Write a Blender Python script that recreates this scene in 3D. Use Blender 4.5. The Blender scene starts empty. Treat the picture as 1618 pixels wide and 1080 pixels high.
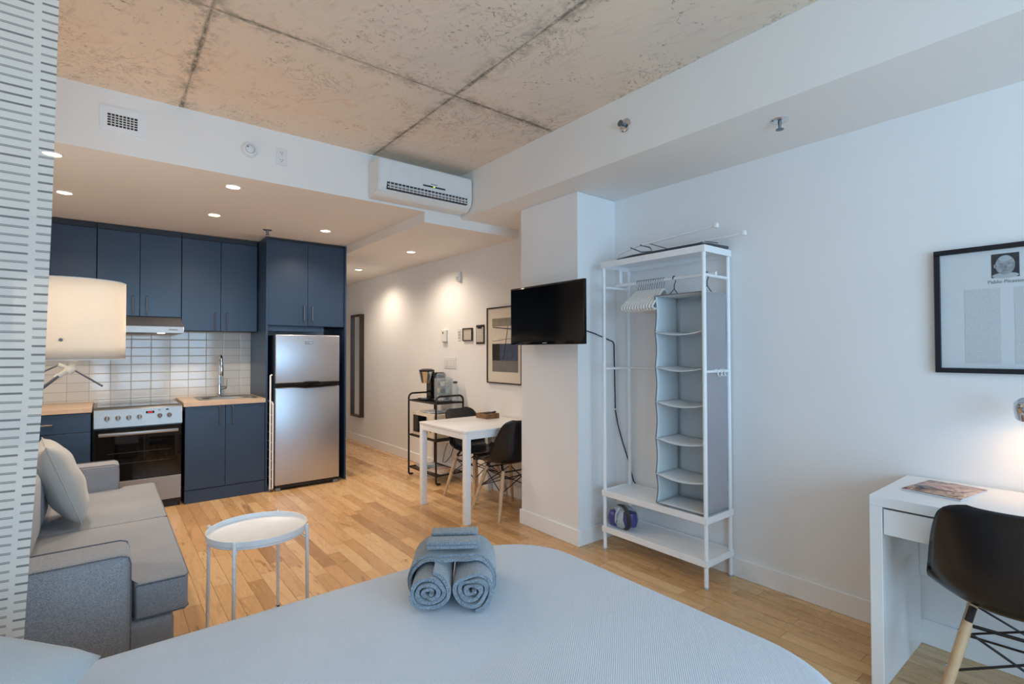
import bpy, bmesh, math, random
from math import pi, sin, cos, radians, sqrt
from mathutils import Vector, Matrix

sc = bpy.context.scene
C = sc.collection
random.seed(7)

# ------------------------------------------------------------------ camera
CAMH = 1.38
yaw, pitch, roll, F = radians(38.542), radians(0.9966), radians(-0.1317), 807.77
fwd = Vector((sin(yaw) * cos(pitch), cos(yaw) * cos(pitch), sin(pitch)))
r0 = Vector((cos(yaw), -sin(yaw), 0)); u0 = r0.cross(fwd)
rr = r0 * cos(roll) + u0 * sin(roll); uu = -r0 * sin(roll) + u0 * cos(roll)
cam = bpy.data.cameras.new('camera'); camo = bpy.data.objects.new('camera', cam); C.objects.link(camo)
Mx = Matrix((rr, uu, -fwd)).transposed().to_4x4(); Mx.translation = (0, 0, CAMH)
camo.matrix_world = Mx
cam.sensor_width = 36; cam.lens = 36 * F / 1618; cam.clip_start = 0.02
sc.camera = camo

# ------------------------------------------------------------------ view, world, daylight
sc.view_settings.view_transform = 'Standard'; sc.view_settings.look = 'None'
sc.view_settings.exposure = 0.22; sc.view_settings.gamma = 1.0; sc.view_settings.use_curve_mapping = False
try:
    sc.cycles.use_denoising = True
    sc.cycles.max_bounces = 10; sc.cycles.diffuse_bounces = 6
    sc.cycles.sample_clamp_indirect = 6.0
except Exception: pass

def srgb(c):
    o = []
    for v in c[:3]:
        v /= 255.0
        o.append(v / 12.92 if v <= 0.04045 else ((v + 0.055) / 1.055) ** 2.4)
    return (o[0], o[1], o[2], 1.0)

w = bpy.data.worlds.new('world'); sc.world = w; w.use_nodes = True
bg = w.node_tree.nodes['Background']; bg.inputs[0].default_value = srgb((190, 212, 245)); bg.inputs[1].default_value = 1.0

def area(name, loc, target, sx, sy, power, col, spread=180):
    l = bpy.data.lights.new(name, 'AREA'); l.shape = 'RECTANGLE'; l.size = sx; l.size_y = sy
    l.energy = power; l.color = col[:3]; l.spread = radians(spread)
    o = bpy.data.objects.new(name, l); C.objects.link(o); o.location = loc
    o.rotation_euler = (Vector(target) - Vector(loc)).to_track_quat('-Z', 'Y').to_euler()
    return o
WINY = -2.3
DAY = (0.50, 0.745, 1.0)
area('daylight_through_windows', (0.66, WINY - 0.30, 1.50), (0.66, 1.5, 2.5), 2.9, 2.1, 205, DAY)

def spot(name, loc, power, col, size=150, blend=0.9, rad=0.05):
    l = bpy.data.lights.new(name, 'SPOT'); l.energy = power; l.color = col[:3]; l.spot_size = radians(size)
    l.spot_blend = blend; l.shadow_soft_size = rad
    o = bpy.data.objects.new(name, l); C.objects.link(o); o.location = loc; return o
WARM = (1.0, 0.82, 0.64)

# ------------------------------------------------------------------ node helper
class N:
    def __init__(s, name):
        s.m = bpy.data.materials.new(name); s.m.use_nodes = True
        s.t = s.m.node_tree; s.b = s.t.nodes['Principled BSDF']; s.out = s.t.nodes['Material Output']
    def node(s, typ, **kw):
        n = s.t.nodes.new(typ)
        for k, v in kw.items(): setattr(n, k, v)
        return n
    def put(s, sock, v):
        if isinstance(v, bpy.types.NodeSocket): s.t.links.new(v, sock)
        elif v is not None: sock.default_value = v
    def coord(s, kind='Object'): return s.node('ShaderNodeTexCoord').outputs[kind]
    def sep(s, v):
        n = s.node('ShaderNodeSeparateXYZ'); s.put(n.inputs[0], v); return n.outputs
    def comb(s, x, y, z):
        n = s.node('ShaderNodeCombineXYZ')
        for i, v in enumerate((x, y, z)): s.put(n.inputs[i], v)
        return n.outputs[0]
    def math(s, op, a, b=None, c=None, clamp=False):
        n = s.node('ShaderNodeMath', operation=op); n.use_clamp = clamp
        s.put(n.inputs[0], a)
        if b is not None: s.put(n.inputs[1], b)
        if c is not None: s.put(n.inputs[2], c)
        return n.outputs[0]
    def noise(s, vec, scale, detail=3, rough=0.5, col=False, dist=0.0):
        n = s.node('ShaderNodeTexNoise'); s.put(n.inputs['Vector'], vec)
        n.inputs['Scale'].default_value = scale; n.inputs['Detail'].default_value = detail
        n.inputs['Roughness'].default_value = rough; n.inputs['Distortion'].default_value = dist
        return n.outputs['Color' if col else 'Fac']
    def white(s, vec):
        n = s.node('ShaderNodeTexWhiteNoise', noise_dimensions='3D'); s.put(n.inputs[0], vec); return n.outputs['Value']
    def ramp(s, fac, stops, interp='LINEAR'):
        n = s.node('ShaderNodeValToRGB'); n.color_ramp.interpolation = interp
        e = n.color_ramp.elements
        while len(e) < len(stops): e.new(0.5)
        for el, (p, c) in zip(e, stops): el.position = p; el.color = c
        s.put(n.inputs[0], fac); return n.outputs[0]
    def rng(s, v, a, b, c=0.0, d=1.0, smooth=True):
        n = s.node('ShaderNodeMapRange'); n.interpolation_type = 'SMOOTHSTEP' if smooth else 'LINEAR'
        s.put(n.inputs[0], v)
        for i, q in enumerate((a, b, c, d)): n.inputs[i + 1].default_value = q
        return n.outputs[0]
    def mix(s, f, a, b, typ='MIX'):
        n = s.node('ShaderNodeMix', data_type='RGBA', blend_type=typ)
        s.put(n.inputs[0], f); s.put(n.inputs[6], a); s.put(n.inputs[7], b); return n.outputs[2]
    def bump(s, h, strength=0.3, dist=0.01):
        n = s.node('ShaderNodeBump'); n.inputs['Strength'].default_value = strength
        n.inputs['Distance'].default_value = dist; s.put(n.inputs['Height'], h)
        s.t.links.new(n.outputs[0], s.b.inputs['Normal'])
    def set(s, **kw):
        for k, v in kw.items(): s.put(s.b.inputs[k.replace('_', ' ')], v)
        return s

def mat(name, col, rough=0.5, metal=0.0, var=0.06, scale=12.0, bump=0.0, bscale=200.0, spec=0.5, coat=0.0):
    n = N(name); c = srgb(col); co = n.coord()
    k = n.noise(co, scale, 3)
    lo = tuple(max(0, v * (1 - var)) for v in c[:3]) + (1,); hi = tuple(min(1, v * (1 + var)) for v in c[:3]) + (1,)
    n.set(Base_Color=n.ramp(k, [(0.3, lo), (0.7, hi)]), Roughness=rough, Metallic=metal)
    n.b.inputs['Specular IOR Level'].default_value = spec
    if coat: n.b.inputs['Coat Weight'].default_value = coat
    if bump: n.bump(n.noise(co, bscale, 2), bump, 0.002)
    return n.m

def emis(name, col, strength):
    n = N(name); n.set(Base_Color=srgb(col), Emission_Color=srgb(col), Emission_Strength=strength); return n.m

# ------------------------------------------------------------------ materials
M = {}
M['wall'] = mat('wall_paint', (237, 237, 237), 0.65, var=0.015, scale=1.5, bump=0.05, bscale=300)
M['trim'] = mat('trim_paint', (240, 241, 242), 0.4, var=0.01)
M['ceil'] = mat('ceiling_paint', (238, 234, 229), 0.75, var=0.015, scale=1.2)
M['white'] = mat('white_lacquer', (241, 242, 243), 0.3, var=0.01)
M['whitemetal'] = mat('white_powder_coat', (240, 242, 244), 0.35, var=0.02)
M['plastic'] = mat('white_plastic', (228, 228, 226), 0.4, var=0.02)
M['cab'] = mat('slate_blue_cabinet', (43, 64, 90), 0.34, var=0.05, scale=3)
M['cabdark'] = mat('dark_cabinet_edge', (34, 42, 52), 0.5, var=0.05)
M['handle'] = mat('dark_steel_handle', (120, 128, 138), 0.35, 0.9)
M['chrome'] = mat('chrome', (215, 218, 222), 0.12, 1.0, var=0.01)
M['black'] = mat('black_plastic', (16, 17, 20), 0.35)
M['blackgloss'] = mat('black_gloss', (6, 7, 9), 0.08)
M['blackmetal'] = mat('black_wire_metal', (38, 34, 32), 0.4, 0.3)
M['shell'] = mat('black_moulded_shell', (7, 13, 24), 0.27, var=0.1, scale=60, spec=0.6, coat=0.1)
M['legwood'] = mat('pale_beech_wood', (205, 172, 135), 0.5, var=0.12, scale=25)
M['woodbox'] = mat('brown_wood_box', (128, 92, 62), 0.55, var=0.3, scale=40)
M['lampgrey'] = mat('warm_white_metal', (226, 220, 205), 0.35)
M['paper'] = mat('poster_paper', (205, 211, 215), 0.6, var=0.01)
M['mount'] = mat('cream_mount', (222, 212, 198), 0.7, var=0.01)
M['navy'] = mat('black_navy_frame', (12, 13, 24), 0.3)
M['frame'] = mat('bronze_frame', (70, 58, 48), 0.4, 0.4)
M['grey'] = mat('mid_grey', (120, 122, 126), 0.5)
M['dkgrey'] = mat('dark_grey_print', (52, 54, 58), 0.6, var=0.2, scale=30)
M['purple'] = mat('purple_plastic', (66, 66, 128), 0.3)
M['lightgrey'] = mat('light_grey_plastic', (170, 180, 186), 0.35)
M['cord'] = mat('cord_dark', (52, 56, 66), 0.5)
M['hanger'] = mat('hanger_plastic', (234, 231, 226), 0.45)
M['kraft'] = mat('cream_card', (226, 210, 186), 0.6)
M['red'] = emis('red_display', (230, 40, 40), 0.8)
M['green'] = emis('green_indicator', (215, 235, 60), 1.5)
M['lamp_on'] = emis('downlight_glow', (255, 236, 205), 9.0)
M['hood_on'] = emis('hood_lamp_glow', (255, 240, 215), 5.0)

def steel(name, col, rough, axis=2, stretch=0.02):
    n = N(name); co = n.coord(); x, y, z = n.sep(co)
    v = n.comb(n.math('MULTIPLY', x, 1.0 if axis == 0 else 60.0), n.math('MULTIPLY', y, 60.0), n.math('MULTIPLY', z, 1.0 if axis == 2 else 60.0))
    k = n.noise(v, 6, 2)
    n.set(Base_Color=srgb(col), Metallic=0.92, Roughness=n.rng(k, 0.2, 0.8, rough - 0.02, rough + 0.03))
    n.bump(n.noise(co, 1.6, 1), 0.05, 0.02)
    return n.m
M['steel'] = steel('brushed_steel', (190, 192, 198), 0.36, 2)
M['steelh'] = steel('brushed_steel_horizontal', (165, 163, 160), 0.40, 0)
M['ovenglass'] = mat('oven_glass', (8, 8, 10), 0.04, var=0.0)
M['screen'] = mat('television_screen', (5, 5, 6), 0.10, var=0.0)
M['mirror'] = mat('mirror_glass', (225, 228, 228), 0.02, 1.0, var=0.0)

def fabric(name, c1, c2, scale=420, rough=0.95, bump=0.5, rib=None, sheen=0.3):
    n = N(name); co = n.coord()
    k = n.noise(co, scale, 2, 0.7); k2 = n.noise(co, 3, 2)
    kk = n.math('ADD', n.math('MULTIPLY', k, 0.85), n.math('MULTIPLY', k2, 0.15))
    n.set(Base_Color=n.ramp(kk, [(0.36, srgb(c1)), (0.64, srgb(c2))]), Roughness=rough)
    n.b.inputs['Sheen Weight'].default_value = sheen
    h = k
    if rib:
        x, y, z = n.sep(co)
        s = n.math('SINE', n.math('MULTIPLY', n.math('ADD', n.math('MULTIPLY', x, rib[0]), n.math('MULTIPLY', y, rib[1])), rib[2]))
        h = n.math('ADD', n.math('MULTIPLY', s, 0.8), n.math('MULTIPLY', k, 0.4))
    n.bump(h, bump, 0.003)
    return n.m
M['sofa'] = fabric('grey_tweed_sofa', (112, 118, 128), (178, 179, 183), 420, bump=0.4)
M['sofapipe'] = fabric('grey_sofa_piping', (78, 84, 94), (118, 122, 130), 260)
M['bed'] = fabric('white_ribbed_coverlet', (204, 212, 224), (220, 227, 236), 500, rib=(0.8, -1.0, 900.0), bump=0.22, sheen=0.1)
M['towel'] = fabric('grey_terry_towel', (92, 102, 112), (156, 165, 174), 260, bump=1.0, sheen=0.6)
M['pillow'] = fabric('pale_grey_pillow', (176, 184, 188), (196, 203, 206), 500, bump=0.2)
M['throw'] = fabric('light_grey_cushion', (165, 166, 166), (192, 191, 188), 500, bump=0.25)
M['organizer'] = fabric('pale_organizer_cloth', (206, 214, 218), (222, 228, 230), 600, bump=0.15)
M['orgside'] = fabric('taupe_organizer_cloth', (146, 142, 148), (172, 168, 173), 600, bump=0.2)
M['orgtrim'] = fabric('grey_organizer_piping', (104, 104, 112), (128, 128, 134), 600, bump=0.2)
M['boardcover'] = fabric('dark_ironing_board_cover', (52, 54, 60), (74, 76, 82), 600, bump=0.2)

# floor: maple strip boards running along Y
def floor_mat():
    n = N('maple_strip_floor'); co = n.coord(); x, y, z = n.sep(co)
    W = 0.085
    xr = n.math('DIVIDE', x, W); row = n.math('FLOOR', xr); fx = n.math('FRACT', xr)
    r1 = n.white(n.comb(row, 3.0, 1.0)); L = n.math('ADD', 0.55, n.math('MULTIPLY', n.white(n.comb(row, 9.0, 4.0)), 0.35))
    yr = n.math('ADD', n.math('DIVIDE', y, L), n.math('MULTIPLY', r1, 7.0)); colm = n.math('FLOOR', yr); fy = n.math('FRACT', yr)
    pid = n.white(n.comb(row, colm, 2.0)); pid2 = n.white(n.comb(row, colm, 8.0))
    base = n.ramp(pid, [(0.0, srgb((176, 134, 90))), (0.12, srgb((202, 158, 108))), (0.45, srgb((220, 178, 128))),
                        (0.8, srgb((228, 190, 142))), (1.0, srgb((212, 164, 114)))])
    gv = n.comb(n.math('ADD', n.math('MULTIPLY', x, 16.0), n.math('MULTIPLY', pid, 40.0)), n.math('ADD', n.math('MULTIPLY', y, 1.6), n.math('MULTIPLY', pid2, 31.0)), pid)
    g = n.noise(gv, 2.2, 5, 0.6, dist=0.8)
    c = n.mix(n.rng(g, 0.5, 0.78, 0, 0.55), base, srgb((150, 104, 66)))
    g2 = n.noise(n.comb(n.math('MULTIPLY', x, 7.0), n.math('ADD', n.math('MULTIPLY', y, 1.3), n.math('MULTIPLY', pid, 50.0)), pid2), 1.6, 3, 0.6, dist=1.2)
    dk = n.math('MULTIPLY', n.rng(g2, 0.58, 0.72), n.rng(pid2, 0.45, 0.75))
    c = n.mix(n.math('MULTIPLY', dk, 0.6), c, srgb((118, 76, 48)))
    ex = n.math('MULTIPLY', n.math('MINIMUM', fx, n.math('SUBTRACT', 1.0, fx)), W)
    ey = n.math('MULTIPLY', n.math('MINIMUM', fy, n.math('SUBTRACT', 1.0, fy)), L)
    e = n.math('MINIMUM', ex, ey)
    gap = n.rng(e, 0.0006, 0.0020, 0.7, 0.0)
    c = n.mix(gap, c, srgb((96, 62, 40)))
    n.set(Base_Color=c, Roughness=n.rng(g, 0.2, 0.8, 0.2, 0.33))
    n.b.inputs['Specular IOR Level'].default_value = 0.5
    n.bump(n.math('ADD', n.math('MULTIPLY', gap, -1.0), n.math('MULTIPLY', g, 0.15)), 0.25, 0.002)
    return n.m
M['floor'] = floor_mat()

# concrete slab ceiling with formwork joints and stains
def concrete_mat():
    n = N('board_marked_concrete'); co = n.coord(); x, y, z = n.sep(co)
    jn = n.noise(co, 3.0, 5, 0.7); jn2 = n.noise(co, 14.0, 5, 0.75)
    wob = n.math('ADD', n.math('MULTIPLY', n.math('SUBTRACT', jn, 0.5), 0.05), n.math('MULTIPLY', n.math('SUBTRACT', jn2, 0.5), 0.055))
    dx = n.math('ABSOLUTE', n.math('ADD', n.math('SUBTRACT', n.math('PINGPONG', n.math('ADD', x, 0.896 + 12.52), 0.626), 0.0), wob))
    dy = n.math('ABSOLUTE', n.math('ADD', n.math('PINGPONG', n.math('ADD', y, 9.64), 1.22), wob))
    d = n.math('MINIMUM', dx, dy)
    pan = n.white(n.comb(n.math('FLOOR', n.math('DIVIDE', n.math('ADD', x, 0.896), 1.252)), n.math('FLOOR', n.math('DIVIDE', n.math('ADD', y, -2.56), 2.44)), 1.0))
    big = n.noise(co, 0.9, 4, 0.6)
    f = n.math('ADD', n.math('MULTIPLY', n.rng(x, 0.2, 2.4, 0, 1), 0.62), n.math('ADD', n.math('MULTIPLY', n.math('SUBTRACT', big, 0.5), 0.9), n.math('MULTIPLY', n.math('SUBTRACT', pan, 0.5), 0.22)))
    c = n.ramp(f, [(0.0, srgb((243, 219, 195))), (0.35, srgb((236, 219, 200))), (0.7, srgb((220, 210, 198))), (1.0, srgb((202, 196, 188)))])
    pk = n.noise(co, 2.6, 5, 0.65); c = n.mix(n.rng(pk, 0.5, 0.75, 0, 0.35), c, srgb((236, 206, 178)))
    ok = n.noise(co, 6.5, 4, 0.7, dist=0.8); c = n.mix(n.math('MULTIPLY', n.rng(ok, 0.56, 0.72, 0, 0.38), n.rng(x, 1.2, 2.2, 1.0, 0.25)), c, srgb((214, 166, 118)))
    # streaky trowel marks
    rot = n.comb(n.math('ADD', n.math('MULTIPLY', x, 14.0), n.math('MULTIPLY', y, 5.0)), n.math('SUBTRACT', n.math('MULTIPLY', y, 3.0), n.math('MULTIPLY', x, 2.0)), 0.0)
    st = n.noise(rot, 1.6, 5, 0.7, dist=0.6)
    c = n.mix(n.rng(st, 0.52, 0.78, 0, 0.32), c, srgb((150, 136, 120)))
    c = n.mix(n.rng(n.noise(rot, 2.4, 4, 0.6), 0.6, 0.8, 0, 0.35), c, srgb((214, 202, 188)))
    sp = n.noise(co, 42, 4, 0.7); sp2 = n.noise(co, 3.4, 3, 0.6)
    spots = n.math('MULTIPLY', n.rng(sp, 0.59, 0.66), n.rng(sp2, 0.46, 0.60))
    c = n.mix(n.math('MULTIPLY', spots, 0.6), c, srgb((112, 98, 80)))
    # veined stains
    vn = n.noise(co, 5.0, 6, 0.7, dist=1.5); vein = n.rng(n.math('ABSOLUTE', n.math('SUBTRACT', vn, 0.5)), 0.0, 0.018, 1.0, 0.0)
    vm = n.rng(n.noise(co, 1.35, 2, 0.5), 0.50, 0.62)
    c = n.mix(n.math('MULTIPLY', n.math('MULTIPLY', vein, vm), 0.5), c, srgb((96, 86, 72)))
    # joints: wide grey smear, darker broken core
    sm = n.rng(d, 0.0, 0.10, 1.0, 0.0); c = n.mix(n.math('MULTIPLY', sm, n.rng(jn2, 0.42, 0.66, 0.0, 0.75)), c, srgb((134, 126, 108)))
    core = n.math('MULTIPLY', n.rng(d, 0.002, 0.014, 1.0, 0.0), n.rng(jn2, 0.35, 0.6, 0.35, 1.0)); c = n.mix(n.math('MULTIPLY', core, 0.8), c, srgb((82, 76, 66)))
    n.set(Base_Color=c, Roughness=0.8)
    h = n.math('SUBTRACT', n.math('MULTIPLY', st, 0.3), n.math('ADD', n.math('MULTIPLY', core, 1.0), n.math('MULTIPLY', spots, 0.5)))
    n.bump(h, 0.5, 0.01)
    return n.m
M['concrete'] = concrete_mat()

def tile_mat():
    n = N('gloss_wall_tile'); co = n.coord(); x, y, z = n.sep(co)
    W, H = 0.1563, 0.081
    a = n.math('DIVIDE', n.math('SUBTRACT', x, 0.201 - 10 * W), W); b = n.math('DIVIDE', n.math('SUBTRACT', z, 1.5 - 12 * H), H)
    fa = n.math('FRACT', a); fb = n.math('FRACT', b)
    e = n.math('MINIMUM', n.math('MULTIPLY', n.math('MINIMUM', fa, n.math('SUBTRACT', 1.0, fa)), W), n.math('MULTIPLY', n.math('MINIMUM', fb, n.math('SUBTRACT', 1.0, fb)), H))
    g = n.rng(e, 0.0008, 0.0018, 1.0, 0.0)
    pid = n.white(n.comb(n.math('FLOOR', a), n.math('FLOOR', b), 0.0))
    c = n.mix(g, n.ramp(pid, [(0, srgb((214, 211, 205))), (1, srgb((222, 219, 213)))]), srgb((138, 134, 126)))
    n.set(Base_Color=c, Roughness=n.math('ADD', 0.07, n.math('MULTIPLY', g, 0.6)))
    n.bump(n.math('ADD', n.rng(e, 0.001, 0.006), n.math('MULTIPLY', n.noise(co, 9, 1), 0.25)), 0.25, 0.003)
    return n.m
M['tile'] = tile_mat()

def counter_mat():
    n = N('pale_laminate_worktop'); co = n.coord(); x, y, z = n.sep(co)
    g = n.noise(n.comb(n.math('MULTIPLY', x, 2.0), n.math('MULTIPLY', y, 40.0), z), 3, 4, 0.6)
    n.set(Base_Color=n.ramp(g, [(0.3, srgb((190, 162, 136))), (0.7, srgb((214, 190, 164)))]), Roughness=0.38)
    return n.m
M['counter'] = counter_mat()

def curtain_mat():
    n = N('dashed_sheer_curtain'); uv = n.coord('UV'); u, v, _ = n.sep(uv)   # u metres from the free edge, v metres of height
    P = 0.098
    cu = n.math('DIVIDE', n.math('ADD', n.math('DIVIDE', u, n.math('ADD', 0.62, n.math('MULTIPLY', v, 0.16))), 0.050), P); col = n.math('FLOOR', cu); fu = n.math('FRACT', cu)
    vv = n.math('ADD', n.math('DIVIDE', v, 0.0243), n.math('MULTIPLY', col, 0.42)); fv = n.math('FRACT', vv)
    rj = n.white(n.comb(col, n.math('FLOOR', vv), 1.0))
    inx = n.math('MULTIPLY', n.rng(fu, 0.08, 0.11), n.rng(fu, 0.89, 0.92, 1.0, 0.0))
    line = n.math('MULTIPLY', n.rng(fv, 0.08, 0.14), n.rng(fv, 0.32, 0.38, 1.0, 0.0))
    split = n.math('MULTIPLY', n.rng(n.math('ABSOLUTE', n.math('SUBTRACT', fv, 0.24)), 0.02, 0.05, 0.7, 0.0), n.math('GREATER_THAN', rj, 0.45))
    d = n.math('MULTIPLY', n.math('MULTIPLY', inx, line), n.math('SUBTRACT', 1.0, split))
    wv = n.noise(n.comb(n.math('MULTIPLY', u, 900.0), n.math('MULTIPLY', v, 900.0), 0.0), 1.0, 1)
    base = n.ramp(wv, [(0.3, srgb((226, 219, 209))), (0.7, srgb((239, 233, 224)))])
    c = n.mix(n.math('MULTIPLY', d, 0.75), base, srgb((64, 64, 68)))
    n.set(Base_Color=c, Roughness=0.9)
    tr = n.node('ShaderNodeBsdfTranslucent'); n.put(tr.inputs[0], c)
    tp = n.node('ShaderNodeBsdfTransparent')
    m1 = n.node('ShaderNodeMixShader'); m1.inputs[0].default_value = 0.3
    n.t.links.new(n.b.outputs[0], m1.inputs[1]); n.t.links.new(tr.outputs[0], m1.inputs[2])
    m2 = n.node('ShaderNodeMixShader'); n.put(m2.inputs[0], n.math('MULTIPLY', n.math('SUBTRACT', 1.0, d), 0.10))
    n.t.links.new(m1.outputs[0], m2.inputs[1]); n.t.links.new(tp.outputs[0], m2.inputs[2])
    n.t.links.new(m2.outputs[0], n.out.inputs[0])
    return n.m
M['curtain'] = curtain_mat()

def shade_mat():
    n = N('white_drum_shade'); c = srgb((228, 222, 214)); n.set(Base_Color=c, Roughness=0.9)
    tr = n.node('ShaderNodeBsdfTranslucent'); tr.inputs[0].default_value = c
    m1 = n.node('ShaderNodeMixShader'); m1.inputs[0].default_value = 0.55
    n.t.links.new(n.b.outputs[0], m1.inputs[1]); n.t.links.new(tr.outputs[0], m1.inputs[2]); n.t.links.new(m1.outputs[0], n.out.inputs[0])
    return n.m
M['shade'] = shade_mat()

def glass_mat(name, tint=(235, 240, 242), fac=0.12):
    n = N(name); n.set(Base_Color=srgb(tint), Roughness=0.03)
    tp = n.node('ShaderNodeBsdfTransparent'); tp.inputs[0].default_value = srgb(tint)
    m1 = n.node('ShaderNodeMixShader'); m1.inputs[0].default_value = fac
    n.t.links.new(tp.outputs[0], m1.inputs[1]); n.t.links.new(n.b.outputs[0], m1.inputs[2]); n.t.links.new(m1.outputs[0], n.out.inputs[0])
    return n.m
M['glass'] = glass_mat('clear_glass'); M['clear'] = glass_mat('clear_plastic', fac=0.25)

def blotch_mat(name, stops, scale, seed=0.0, dist=1.0, rough=0.3):
    n = N(name); co = n.coord()
    v = n.node('ShaderNodeVectorMath', operation='ADD'); n.put(v.inputs[0], co); v.inputs[1].default_value = (seed, seed * 2, 0)
    n.set(Base_Color=n.ramp(n.noise(v.outputs[0], scale, 4, 0.6, dist=dist), stops), Roughness=rough)
    return n.m
M['mag'] = blotch_mat('magazine_cover', [(0.35, srgb((60, 72, 84))), (0.45, srgb((170, 130, 112))), (0.52, srgb((222, 196, 176))), (0.6, srgb((150, 62, 62))), (0.7, srgb((92, 110, 126)))], 9, 3.1)
M['mag2'] = blotch_mat('brochure_cover', [(0.35, srgb((196, 170, 150))), (0.5, srgb((226, 214, 200))), (0.6, srgb((182, 92, 74))), (0.7, srgb((220, 190, 130)))], 12, 5.7)
M['magblue'] = blotch_mat('blue_booklet_cover', [(0.4, srgb((96, 128, 150))), (0.6, srgb((206, 214, 220)))], 10, 1.7)

def text_mat(name, line, paperc, inkc):
    n = N(name); co = n.coord(); x, y, z = n.sep(co)
    a = n.math('DIVIDE', z, line); f = n.math('FRACT', a); r = n.math('FLOOR', a)
    wd = n.noise(n.comb(r, n.math('MULTIPLY', y, 260.0), 0.0), 1.0, 1)
    k = n.math('MULTIPLY', n.math('LESS_THAN', f, 0.55), n.rng(wd, 0.36, 0.42))
    n.set(Base_Color=n.mix(n.math('MULTIPLY', k, 0.75), srgb(paperc), srgb(inkc)), Roughness=0.6)
    return n.m
M['text'] = text_mat('small_print', 0.0050, (205, 211, 215), (166, 172, 177))
M['text2'] = text_mat('printed_notice', 0.012, (226, 220, 208), (120, 112, 104))

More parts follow.
